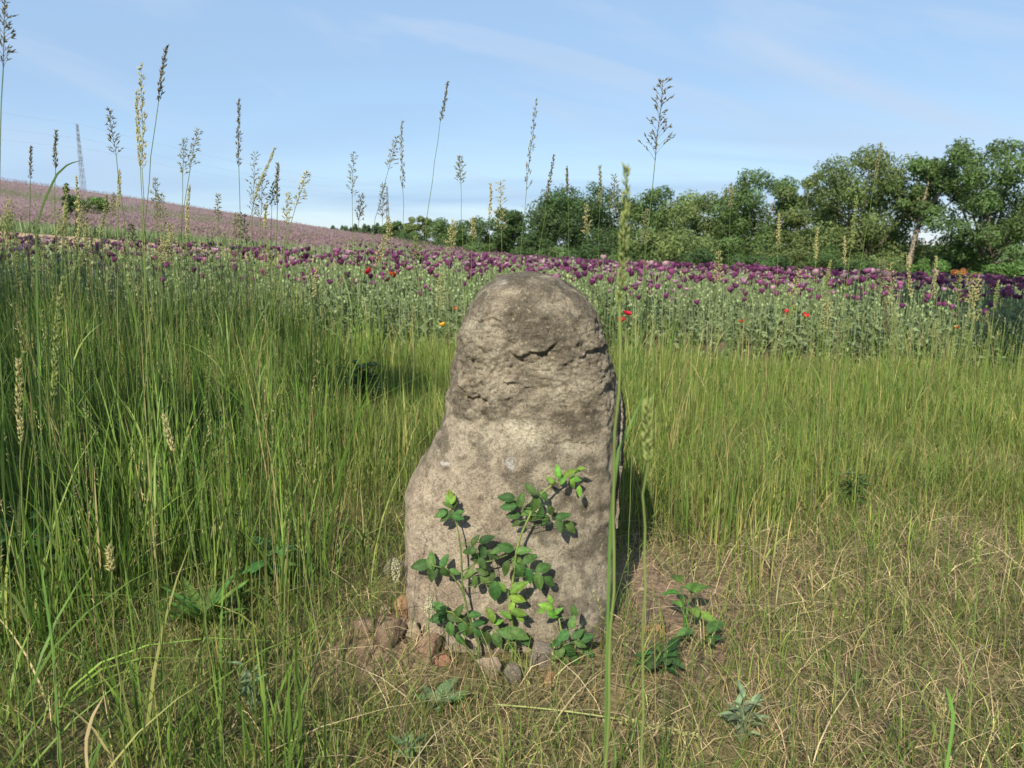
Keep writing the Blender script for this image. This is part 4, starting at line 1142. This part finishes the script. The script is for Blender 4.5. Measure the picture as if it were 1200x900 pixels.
def poppy_bud(acc, p, r, seed, nod=True):
    rs = np.random.default_rng(seed + 2); az = rs.uniform(0, 6.28)
    c = np.array(p)
    if nod:
        e = c + np.array([math.cos(az) * .03, math.sin(az) * .03, -.02])
        tube(acc, bez(c, c + np.array([math.cos(az) * .015, math.sin(az) * .015, .035]), e, 4), .003, .003, PG, 3); c = e
    V, NUq = [], 5
    for v, rr in ((-1, .25), (-.35, .95), (.35, .95), (1, .3)):
        for k in range(NUq): V.append((c[0] + r * rr * math.cos(k * 6.283 / NUq), c[1] + r * rr * math.sin(k * 6.283 / NUq), c[2] + v * r * 1.25))
    i = np.arange(4 * NUq).reshape(4, NUq); j = np.roll(i, -1, 1)
    acc.add(np.array(V), PG * 1.35, f4=np.stack([i[:-1], j[:-1], j[1:], i[1:]], -1).reshape(-1, 4))
def flower(acc, p, R, seed, colr, openn=1.0, npet=5, nu=4, nv=3, tilt=0.35):
    """cup of wide overlapping crinkled petals"""
    rs = np.random.default_rng(seed + 3); p = np.array(p); az0 = rs.uniform(0, 6.28)
    tx, ty = rs.uniform(-tilt, tilt, 2)
    for k in range(npet):
        a0 = az0 + k * 2 * math.pi / npet; half = rs.uniform(.75, 1.0); inner = .86 + .14 * (k % 2)
        cc = np.array(colr) * rs.uniform(.72, 1.28); V, C = [], []
        op = openn * rs.uniform(.7, 1.25)
        for v in range(nv + 1):
            t = v / nv
            for u in range(nu + 1):
                s = u / nu * 2 - 1
                ph = a0 + s * half * (0.35 + .65 * min(1, t * 1.6))
                r = R * (0.10 + 0.90 * math.sin(t * 1.45) ** .8 * (.55 + .45 * op)) * inner
                z = R * (1.25 * t ** 1.3) * (1.25 - .55 * op) * (1 - .12 * s * s * t) + R * .08 * rs.uniform(-1, 1) * t
                r *= 1 + .09 * rs.uniform(-1, 1) * t
                x_, y_ = r * math.cos(ph), r * math.sin(ph)
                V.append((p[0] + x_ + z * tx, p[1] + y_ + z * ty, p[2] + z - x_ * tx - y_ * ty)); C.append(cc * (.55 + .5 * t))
        i = np.arange((nv + 1) * (nu + 1)).reshape(nv + 1, nu + 1)
        acc.add(np.array(V), np.array(C), f4=np.stack([i[:-1, :-1], i[:-1, 1:], i[1:, 1:], i[1:, :-1]], -1).reshape(-1, 4))
PURP = [(0.235, 0.060, 0.180), (0.165, 0.040, 0.130), (0.33, 0.120, 0.245), (0.28, 0.080, 0.190), (0.46, 0.29, 0.37)]

def poppies():
    # variants of one plant: stem, leaves, flower
    var = []
    for k in range(10):
        h = 0.60 + .022 * k + random.uniform(-.03, .04)
        st = Acc(); P = poppy_stem(st, h, k * 7 + 1)
        lf = Acc(); poppy_leaves(lf, P, k * 7 + 1, 8)
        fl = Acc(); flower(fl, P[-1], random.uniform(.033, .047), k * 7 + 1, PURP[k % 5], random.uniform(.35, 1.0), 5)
        cap = Acc(); poppy_bud(cap, P[-1] + np.array([0, 0, .012]), .010, k, False)
        var.append((st.mesh('stem', M_POPPY), lf.mesh('foliage', M_POPPY), fl.mesh('flower', M_PETAL), cap.mesh('seed_pod', M_POPPY)))
    # positions: the nearest ones in view are plants of their own
    u = rng.uniform(0, 1, 9000)
    yy = 6.8 + 7.6 * u ** 1.15
    xx = rng.uniform(-1, 1, 9000) * (.74 * yy + .6)
    ok = yy > field_edge(xx) + .35 + .25 * rng.uniform(0, 1, 9000)
    xx, yy = xx[ok], yy[ok]
    px = 600 + FPX * xx / yy
    inview = (px > 8) & (px < 1192) & ~((px > 545) & (px < 700))
    # flowering share: denser to the right and farther back
    bloom = rng.uniform(0, 1, len(xx)) < (.11 + .20 * sstep(7.4, 9.5, yy)) * (.75 + .4 * sstep(150, 800, px))
    cand = np.where(inview & bloom)[0]
    cand = cand[np.argsort(yy[cand])][:290]
    ind = np.zeros(len(xx), bool); ind[cand] = True
    zz_ = gzn(xx, yy)
    for i in cand:
        v = var[int(rng.integers(0, 10))]
        root = empty('purple_poppy', (xx[i], yy[i], zz_[i])); root.rotation_euler = (0, 0, rng.uniform(0, 6.28)); s = rng.uniform(.78, 1.14)
        root.scale = (s, s, s)
        tag(root, 'purple poppy in bloom on a grey-green stalk near the field edge', 'poppy', 'purple poppies along the near side of the field')
        for nm, me in zip(('stem', 'foliage', 'flower', 'seed_pod'), v): link(nm, me, root)
    # the other plants of the front metres, in one mass: mostly stalks, leaves and nodding buds
    def raw(build, k):
        a = Acc(); build(a, k)
        v = np.concatenate(a.v); c = np.concatenate(a.c)
        f3 = np.concatenate(a.f3) if a.f3 else np.zeros((0, 3), int); f4 = np.concatenate(a.f4) if a.f4 else np.zeros((0, 4), int)
        return v, c, f3, f4
    def plant(a, k):
        P = poppy_stem(a, .50 + .024 * (k % 9), k * 13 + 5, True); poppy_leaves(a, P, k * 13 + 5, 8); poppy_bud(a, P[-1], .014, k, k % 3 != 0)
    def plantlow(a, k):
        P = poppy_stem(a, .52 + .026 * (k % 9), k * 17 + 5, False); poppy_leaves(a, P, k * 17 + 5, 2); poppy_bud(a, P[-1], .013, k, False)
    def bloomv(a, k):
        flower(a, (0, 0, 0), .038 + .004 * (k % 4), k * 5 + 2, PURP[k % 5], .4 + .15 * (k % 5), 4, 3, 2)
    def bloomfar(a, k):
        flower(a, (0, 0, 0), .047, k * 5 + 2, PURP[k % 5], .5 + .1 * (k % 5), 3, 2, 2)
    def scatter(acc, protos, X, Y, Z, sc):
        r = rng.uniform(0, 6.28, len(X)); w = rng.integers(0, len(protos), len(X)); tint = rng.uniform(.7, 1.3, len(X))
        for k, (v, c, f3, f4) in enumerate(protos):
            s_ = np.where(w == k)[0]
            if not len(s_): continue
            ca, sa = np.cos(r[s_]), np.sin(r[s_]); q = v[None] * sc[s_][:, None, None]
            V = np.stack([q[..., 0] * ca[:, None] - q[..., 1] * sa[:, None] + X[s_][:, None], q[..., 0] * sa[:, None] + q[..., 1] * ca[:, None] + Y[s_][:, None], q[..., 2] + Z[s_][:, None]], -1)
            C = c[None] * tint[s_][:, None, None]
            b = (np.arange(len(s_)) * len(v))[:, None, None]
            acc.add(V.reshape(-1, 3), C.reshape(-1, 3), f3=(b + f3[None]).reshape(-1, 3) if len(f3) else None, f4=(b + f4[None]).reshape(-1, 4) if len(f4) else None)
    pl = [raw(plant, k) for k in range(12)]; pll = [raw(plantlow, k) for k in range(10)]
    blv = [raw(bloomv, k) for k in range(15)]; blf = [raw(bloomfar, k) for k in range(10)]
    rest = ~ind
    A = Acc(); B = Acc()
    front = rest & (yy < 10.0); back = rest & (yy >= 10.0) & (rng.uniform(0, 1, len(xx)) < .68)
    sub = front & (rng.uniform(0, 1, len(xx)) < .50)
    scatter(A, pl, xx[sub], yy[sub], zz_[sub], rng.uniform(.85, 1.2, sub.sum()))
    scatter(A, pll, xx[back], yy[back], zz_[back], rng.uniform(.9, 1.25, back.sum()))
    bl2 = rest & bloom
    hh = rng.uniform(.66, .87, bl2.sum())
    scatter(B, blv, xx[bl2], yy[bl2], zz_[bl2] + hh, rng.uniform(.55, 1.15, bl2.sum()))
    # farther back only the tops show
    n = 20000; u = rng.uniform(0, 1, n); yf = 14 + 46 * u ** 1.25; xf = rng.uniform(-1, 1, n) * (.74 * yf)
    ok = ~((yf > 15.5) & (xf / yf < -.21)); xf, yf = xf[ok], yf[ok]; zf = gzn(xf, yf)
    m = rng.uniform(0, 1, len(xf)) < .18 + .10 * sstep(-.35, .2, xf / yf)
    scatter(B, blf, xf[m], yf[m], zf[m] + rng.uniform(.64, .86, m.sum()), rng.uniform(.6, 1.4, m.sum()))
    g = ~m
    def tuft(a, k):
        rs = np.random.default_rng(k + 900)
        for q in range(5):
            az = rs.uniform(0, 6.28); r = rs.uniform(.02, .12); s = np.array([-math.sin(az), math.cos(az), 0]) * .03; b = np.array([math.cos(az) * r, math.sin(az) * r, .15])
            a.add(np.array([b - s, b + s, b + np.array([rs.uniform(-.05, .05), rs.uniform(-.05, .05), rs.uniform(.32, .58)])]), PG * rs.uniform(.7, 1.4), f3=[(0, 1, 2)])
    tf = [raw(tuft, k) for k in range(8)]
    scatter(A, tf, xf[g], yf[g], zf[g], rng.uniform(.9, 1.3, g.sum()))
    # green crop strip beyond the track
    n = 5000; xg = rng.uniform(-70, 10, n); yg = rng.uniform(33.5, 38.5, n)
    scatter(A, tf, xg, yg, gzn(xg, yg) - .12, rng.uniform(.7, 1.1, n))
    o = A.build('poppy_greens', M_POPPY); tag(o, 'grey-green mass of poppy stalks, leaves and nodding buds across the field', 'poppy field', kind='stuff')
    o = B.build('poppy_blooms', M_PETAL); tag(o, 'purple haze of poppy blooms filling the field behind the front row', 'poppy field', kind='stuff')
    # hillside bloom
    Cc = Acc(); n = 70000
    u = rng.uniform(0, 1, n); yh = 39 + 116 * u ** 1.15; xh = rng.uniform(-1.0, .12, n) * (.78 * yh)
    zh = gzn(xh, yh) + rng.uniform(.05, .6, n)
    s = rng.uniform(.05, .11, n); az = rng.uniform(0, 6.28, n)
    c = tones(n, [(0.265, 0.165, 0.205), (0.31, 0.21, 0.25), (0.22, 0.13, 0.17), (0.19, 0.175, 0.12), (0.225, 0.19, 0.145)], [2.0, 2.2, 1.2, 1.3, 1.6], .10)
    ib = (yh + .05 * xh > 103) & (yh + .05 * xh < 116) & (xh < -32) & (rng.uniform(0, 1, n) < .7)
    c[ib] = np.array([0.14, 0.17, 0.08]) * rng.uniform(.8, 1.3, (ib.sum(), 1))
    V = np.stack([np.stack([xh - np.cos(az) * s, yh - np.sin(az) * s, zh], 1), np.stack([xh + np.cos(az) * s, yh + np.sin(az) * s, zh + s * .3], 1), np.stack([xh, yh - .3 * s, zh + s * 1.3], 1)], 1)
    Cc.add(V.reshape(-1, 3), np.repeat(c, 3, 0), f3=np.arange(n * 3).reshape(-1, 3))
    o = Cc.build('hillside_poppies', M_PETAL); tag(o, 'mauve poppy crop covering the distant hillside', 'poppy field', kind='stuff')
    return var
VAR = poppies()

# red corn poppies and one yellow flower at the field's edge
def small_flower(name, px, py, Y, colr, label, cat, R=.028, group=None):
    p = at(px, py, Y); gz_ = G(p.x, Y); root = empty(name, (p.x, Y, gz_)); tag(root, label, cat, group)
    h = p.z - gz_ - .01
    a = Acc(); tube(a, bez((0.02, 0, -.01), (-.01, 0, h * .6), (0, 0, h), 8), .003, .002, (0.10, 0.17, 0.06), 5); a.build('stem', M_POPPY, root)
    f = Acc(); flower(f, (0, 0, h), R, int(px * 7 + py), colr, 1.0, 4, tilt=.6); f.build('flower', M_PETAL, root)
    c = Acc(); poppy_bud(c, (0, -.004, h + .012), .007, 3, False); c.build('seed_pod', M_POPPY, root)
RED = (0.62, 0.045, 0.02)
small_flower('corn_poppy', 734, 368, 6.6, RED, 'upper of two red corn poppies close right of the stone', 'poppy', .036, 'red corn poppies in the field')
small_flower('corn_poppy', 728, 376, 6.4, RED, 'lower of two red corn poppies close right of the stone', 'poppy', .034, 'red corn poppies in the field')
small_flower('corn_poppy', 432, 319, 7.6, RED, 'orange-red corn poppy high among the purple blooms left of the stone', 'poppy', .042, 'red corn poppies in the field')
small_flower('corn_poppy', 459, 322, 7.8, (0.66, 0.10, 0.03), 'paler orange corn poppy among the purple blooms left of the stone', 'poppy', .038, 'red corn poppies in the field')
small_flower('corn_poppy', 869, 377, 6.6, RED, 'small red corn poppy amid the green poppy stalks right of the stone', 'poppy', .026, 'red corn poppies in the field')
small_flower('corn_poppy', 943, 370, 6.8, RED, 'red corn poppy beside the tall stalks before the right-hand poppies', 'poppy', .030, 'red corn poppies in the field')
small_flower('corn_poppy', 921, 366, 6.9, RED, 'half-closed red corn poppy next to another red one', 'poppy', .024, 'red corn poppies in the field')
small_flower('corn_poppy', 1121, 384, 6.6, RED, 'red corn poppy in the shade of the right-hand poppies', 'poppy', .026, 'red corn poppies in the field')
small_flower('corn_poppy', 533, 362, 7.6, RED, 'dull red corn poppy just left of the stone\'s head', 'poppy', .024, 'red corn poppies in the field')
small_flower('yellow_flower', 519, 381, 6.4, (0.75, 0.45, 0.03), 'single yellow flower in the green stalks left of the stone', 'flower', .030)

# ------------------------------------------------------------------ trees
TG = {'willow': (0.135, 0.178, 0.062), 'dark': (0.060, 0.106, 0.036), 'mid': (0.090, 0.145, 0.046), 'pale': (0.16, 0.185, 0.08), 'bright': (0.100, 0.178, 0.046), 'rust': (0.26, 0.11, 0.04), 'deep': (0.040, 0.074, 0.032)}
def tree(name, px, pytop, wpx, D, kind, label, n=9000, nclump=26, lean=0.0, trunkc=(0.15, 0.125, 0.10), leaf=.16, bottom=0.25, seed=1, spreadtop=1.0, cat='tree', group=None, gap=0.0, X=None, H=None, Wm=None, trunk=True, cone=False, fill=1.0):
    rs = np.random.default_rng(seed * 31 + 7)
    if X is None:
        X = (px - 600) / FPX * D * 1.0; t = at(px, pytop, D); X = t.x
        z0 = G(X, D); H = t.z - z0; Wm = wpx / FPX * D
    else: z0 = G(X, D)
    root = empty(name, (X - lean * H, D, z0)); tag(root, label, cat, group)
    cb = H * bottom; R = Wm / 2
    nclump = int(nclump * fill * 1.15); n = int(n * fill * 1.25); leaf = leaf * .84
    # limbs reach for clump centres
    cl = []
    tries = 0
    while len(cl) < nclump and tries < 4000:
        tries += 1
        q = rs.uniform(-1, 1, 3)
        if (q[0] ** 4 + q[1] ** 4) ** .5 + q[2] ** 4 > 1: continue
        r = rs.uniform(.20, .36) * (1.15 - .4 * abs(q[2]))
        c = np.array([q[0] * R * .82, q[1] * R * .82, cb + (q[2] * .5 + .5) * (H - cb) * .92])
        rad = r * R
        if cone:
            k_ = 1.05 - .95 * (q[2] * .5 + .5); c[0] *= k_; c[1] *= k_; rad = max(R * .16, R * .5 * k_)
        c[2] = min(c[2], H - rad * .75)
        c[0] += lean * H * (c[2] / H)
        if gap and any(np.linalg.norm((c - o[0]) / np.array([1, 1, 1])) < gap * (rad + o[1]) for o in cl): continue
        cl.append((c, rad))
    base = np.array([0., 0, -.1])
    if trunk:
        a = Acc(); fork = np.array([lean * H * .35, 0, H * max(.22, bottom * .9)])
        P = bez(base, fork * np.array([.3, 1, .5]), fork, 8); tube(a, P, H * .024, H * .016, trunkc, 7)
        for k, (c, rad) in enumerate(cl[:14]):
            mid = (fork + c) / 2 + rs.normal(size=3) * R * .10 + np.array([0, 0, -.05 * H])
            tube(a, bez(fork, mid, c, 7), H * .011, H * .003, np.array(trunkc) * rs.uniform(.8, 1.15), 5)
        a.build('trunk', M_BARK, root)
    # leaves: small bent blades on and in every clump
    tot = sum(r ** 2 for _, r in cl); cr = Acc(); col_ = np.array(TG[kind])
    for c, rad in cl:
        m = int(n * rad ** 2 / tot)
        d = norm(rs.normal(size=(m, 3))); rr = rad * (rs.uniform(.15, 1, m) ** .45) * (1 + .28 * perlin(d * 2.3 + c * 3))
        sq = np.array([1.0, 1.0, .82])
        P = c + d * rr[:, None] * sq
        nrm = norm(d * 1.2 + rs.normal(size=(m, 3)) * .6 + np.array([0, 0, .25]))
        A = norm(np.cross(nrm, rs.normal(size=(m, 3)))); B = np.cross(nrm, A)
        s = leaf * rs.uniform(.6, 1.35, m)[:, None]
        V = np.stack([P - A * s, P + B * s * .42 + nrm * s * .12, P + A * s - nrm * s * .15, P - B * s * .42 + nrm * s * .12], 1)
        clt = rs.uniform(.80, 1.22); hue = rs.uniform(-.05, .05)
        cc = col_ * np.array([1 + hue, 1, 1 - hue]) * clt * rs.uniform(.7, 1.3, (m, 1))
        i = np.arange(m * 4).reshape(-1, 4)
        cr.add(V.reshape(-1, 3), np.repeat(cc, 4, 0), f4=i)
    cr.build('crown', M_TREE, root, smooth=False)
    return root
T = tree
T('willow_tree', 464, 256, 34, 122, 'mid', 'small mid-green tree left of the pair on the far valley rim', 2500, 12, leaf=.26, bottom=.08, seed=1)
T('willow_tree', 490, 250, 34, 118, 'willow', 'small pale olive tree right of the pair on the far valley rim', 2500, 12, leaf=.26, bottom=.1, seed=2)
T('round_tree', 524, 256, 76, 108, 'mid', 'low wide mid-green tree beside the far pair', 4000, 16, leaf=.25, fill=1.35, bottom=0.02, seed=3)
T('round_tree', 583, 239, 74, 98, 'dark', 'round dark green tree with level top beyond the stone\'s left shoulder', 5000, 18, leaf=.24, fill=1.35, bottom=0.02, seed=4)
T('round_tree', 682, 211, 128, 84, 'dark', 'large rounded dark green tree behind the stone\'s head', 13000, 40, leaf=.21, fill=1.35, bottom=0.02, seed=5)
T('round_tree', 632, 256, 50, 104, 'deep', 'low dark tree between the round dark tree and the large rounded tree', 2600, 12, leaf=.24, bottom=.05, seed=6)
T('willow_tree', 768, 211, 100, 80, 'mid', 'mid-green tree next right of the large rounded tree', 8000, 24, leaf=.20, fill=1.35, bottom=0.03, seed=7, gap=.5)
T('willow_tree', 828, 206, 104, 74, 'willow', 'olive willow with loose feathery top behind the wide pale shrub', 9000, 26, leaf=.18, fill=1.35, bottom=0.03, seed=8, gap=.55)
T('willow_tree', 897, 195, 104, 68, 'mid', 'open willow crown with visible pale branches', 9000, 24, leaf=.17, fill=1.35, bottom=0.1, seed=9, gap=.65, trunkc=(0.24, 0.20, 0.16))
T('willow_tree', 956, 194, 86, 65, 'willow', 'narrow olive willow against the biggest willow', 7500, 20, leaf=.17, fill=1.35, bottom=0.03, seed=10, gap=.55)
T('willow_tree', 1022, 165, 146, 58, 'willow', 'biggest willow with broad uneven pale green crown', 16000, 36, leaf=.16, fill=1.35, bottom=0.06, seed=11, gap=.5)
T('leaning_tree', 1108, 173, 84, 54, 'mid', 'leaning tree with bare slanting pale trunk and thin high crown', 6500, 16, leaf=.15, bottom=.56, seed=12, gap=.85, lean=.20, trunkc=(0.24, 0.20, 0.155))
T('tall_tree', 1176, 146, 130, 50, 'mid', 'tallest tree with heavy crown and dark trunk at the wood\'s near end', 15000, 34, leaf=.15, fill=1.0, bottom=0.22, seed=13, gap=.75)
T('spruce_tree', 1128, 250, 44, 72, 'deep', 'dark spruce standing behind the leaning tree', 6000, 40, leaf=.16, bottom=.05, seed=14, cone=True)
T('dark_tree', 1196, 231, 70, 66, 'deep', 'low very dark tree behind the tallest tree', 5000, 18, leaf=.18, bottom=.05, seed=15)
T('dark_tree', 1075, 282, 60, 70, 'deep', 'dark tree low under the leaning trunk', 5000, 18, leaf=.18, bottom=.05, seed=16)
T('dark_tree', 940, 249, 90, 82, 'deep', 'dark tree deep in the wood behind the narrow olive willow', 5000, 18, leaf=.20, bottom=.05, seed=17)
T('dark_tree', 860, 247, 90, 88, 'dark', 'dark tree deep in the wood behind the open willow', 5000, 18, leaf=.20, bottom=.05, seed=18)
T('dark_tree', 1015, 253, 80, 78, 'deep', 'dark tree deep in the wood behind the biggest willow', 5000, 18, leaf=.20, bottom=.05, seed=19)
# shrubs along the foot of the wood
SH = [(1118, 284, 64, 60, 'deep', 'very dark shrub behind the leaning trunk\'s foot'), (480, 272, 44, 116, 'dark', 'small dark shrub between the two far trees'), (500, 282, 70, 100, 'dark', 'dark shrub below the far pair of trees'), (655, 290, 60, 70, 'mid', 'low green shrub behind the stone\'s right shoulder'), (830, 290, 70, 55, 'dark', 'dark shrub right of the wide pale olive shrub'), (895, 298, 70, 50, 'dark', 'dark shrub between the two olive shrubs'), (1002, 302, 60, 48, 'dark', 'dark shrub in front of the biggest willow'), (1056, 306, 50, 45, 'mid', 'mid-green shrub next to the bright green one'), (560, 285, 56, 84, 'mid', 'mid-green shrub left of the stone\'s head at the wood\'s foot'), (622, 272, 50, 78, 'dark', 'dark shrub just behind the stone\'s top'), (745, 278, 60, 62, 'mid', 'mid-green shrub under the large rounded tree'),
      (792, 264, 112, 60, 'willow', 'wide pale olive shrub with smooth domed outline'), (866, 276, 72, 58, 'mid', 'mid-green shrub beneath the open willow'), (918, 276, 70, 55, 'willow', 'olive shrub beneath the narrow willow'),
      (975, 284, 70, 52, 'mid', 'shrub at the left foot of the biggest willow'), (1030, 290, 76, 50, 'willow', 'olive shrub under the biggest willow'), (1086, 298, 60, 46, 'bright', 'bright green shrub at the leaning tree\'s foot'),
      (1130, 312, 36, 44, 'rust', 'rust-orange shrub between two bright green ones'), (1178, 300, 70, 43, 'bright', 'bright green shrub under the tallest tree'), (1142, 276, 44, 52, 'pale', 'pale bush with dry tips below the dark spruce'),
      (1225, 285, 60, 45, 'mid', 'mid-green shrub beyond the tallest tree'), (700, 286, 60, 66, 'dark', 'dark low shrub in front of the large rounded tree')]
for k, (px, pt, w, D, kd, lb) in enumerate(SH):
    T('shrub', px, pt, w, D, kd, lb, 4600 if D < 60 else 3400, 18, leaf=.12 if D < 56 else .17, bottom=.02, seed=40 + k, cat='shrub', group='shrubs along the foot of the wood', trunk=True)
# two trees outside the view on the near side whose crowns shade both ends of the front poppies
T('shade_tree', 0, 0, 0, -0.6, 'mid', 'tree on the near side whose crown shades the right-hand poppies', 5200, 16, leaf=.16, bottom=.56, seed=70, X=3.2, H=11.0, Wm=4.6)
T('shade_tree', 0, 0, 0, -2.0, 'mid', 'tree on the near side whose thin crown shades the left-hand poppies', 2600, 12, leaf=.15, bottom=.58, seed=71, X=-8.0, H=10.5, Wm=4.4)
T('shade_tree', 0, 0, 0, -6.6, 'mid', 'slim tree on the near side whose crown shades the tall left-hand grass', 2600, 12, leaf=.15, bottom=.60, seed=72, X=-5.6, H=10.5, Wm=3.2)
# hill: small conifer and bush
T('conifer', 76, 205, 16, 72, 'deep', 'small dark conifer alone on the mauve hillside', 2600, 30, leaf=.13, bottom=.03, seed=60, cone=True)
T('hill_bush', 104, 230, 44, 92, 'bright', 'low green bush beside the small conifer on the hillside', 2600, 14, leaf=.2, bottom=.02, seed=61, cat='shrub')
# wood on the skyline
def far_wood():
    a = Acc(); n = 9000
    t = rng.uniform(0, 1, n); px = 385 + 80 * t; D = 290 + rng.uniform(0, 20, n)
    X = (px - 600) / FPX * D; top = 1.05 + D * (285 - (270 - 5 * t + 2.2 * np.sin(t * 40) + 1.5 * np.sin(t * 97))) / FPX
    z = top - rng.uniform(0, 1, n) ** 1.5 * 7
    P = np.stack([X, D, z], 1); nrm = norm(rng.normal(size=(n, 3)) + np.array([0, -1, .6])); A = norm(np.cross(nrm, rng.normal(size=(n, 3)))); B = np.cross(nrm, A)
    s = rng.uniform(.35, .8, n)[:, None]
    V = np.stack([P - A * s, P + B * s * .6, P + A * s, P - B * s * .6], 1)
    c = np.array([0.06, 0.09, 0.045]) * rng.uniform(.7, 1.4, (n, 1))
    a.add(V.reshape(-1, 3), np.repeat(c, 4, 0), f4=np.arange(n * 4).reshape(-1, 4))
    o = a.build('distant_wood', M_TREE, smooth=False); tag(o, 'thin line of distant wood on the skyline past the hill\'s end', 'wood', kind='stuff')
far_wood()

# ------------------------------------------------------------------ pylons and wires
def pylon(px, ptop, D, wb, wt, label, pbase):
    top = at(px, ptop, D); bot = at(px, pbase, D); z0 = min(bot.z, G(bot.x, D))
    root = empty('pylon', (bot.x, D, z0)); tag(root, label, 'pylon', 'lattice pylons on the skyline')
    H = top.z - z0; c = (0.16, 0.16, 0.155)
    r = D * .00030
    wz = lambda z: wb + (wt - wb) * z / H
    for sx in (-1, 1):
        for sy in (-1, 1):
            a = Acc(); tube(a, [(sx * wz(z) / 2, sy * wz(z) / 2, z) for z in np.linspace(0, H, 6)], r, r * .7, c, 4); a.build('leg', M_METAL, root)
    nb = 9; zs = H * (1 - (1 - np.linspace(0, 1, nb + 1)) ** 1.15)
    br = Acc()
    for k in range(nb):
        za, zb = zs[k], zs[k + 1]; A, B = wz(za) / 2, wz(zb) / 2
        for (x0, y0, x1, y1) in ((-1, -1, 1, -1), (1, -1, -1, -1), (-1, 1, 1, 1), (1, 1, -1, 1), (-1, -1, -1, 1), (1, -1, 1, 1)):
            tube(br, [(x0 * A, y0 * A, za), ((x0 * A + x1 * B) / 2, (y0 * A + y1 * B) / 2, (za + zb) / 2), (x1 * B, y1 * B, zb)], r * .6, r * .6, c, 3)
        tube(br, [(-A, -A, za), (0, -A, za), (A, -A, za)], r * .6, r * .6, c, 3)
    br.build('lattice', M_METAL, root)
    return root, top
p1, t1 = pylon(98.5, 145, 300, 2.1, .5, 'slim grey lattice pylon rising behind the mauve hill', 230)
p2, t2 = pylon(455, 218, 520, 2.6, .6, 'tiny far lattice pylon beyond the skyline wood', 272)
for k, (da, db) in enumerate(((-.5, -.3), (-5.5, -4.0), (-9.0, -7.0))):
    A = np.array(t1) + np.array([0, 0, da]); B = np.array(t2) + np.array([0, 0, db]); d = A - B; Cx = A + d * 0.8
    a = Acc()
    P = bez(B, (A + B) / 2 - np.array([0, 0, 6]), A, 16); tube(a, P, .018, .018, (0.2, 0.2, 0.2), 3)
    P = bez(A, (A + Cx) / 2 - np.array([0, 0, 5]), Cx, 12); tube(a, P, .016, .016, (0.2, 0.2, 0.2), 3)
    o = a.build('power_line', M_METAL); tag(o, 'thin power line strung between the two pylons', 'wire', 'power lines')
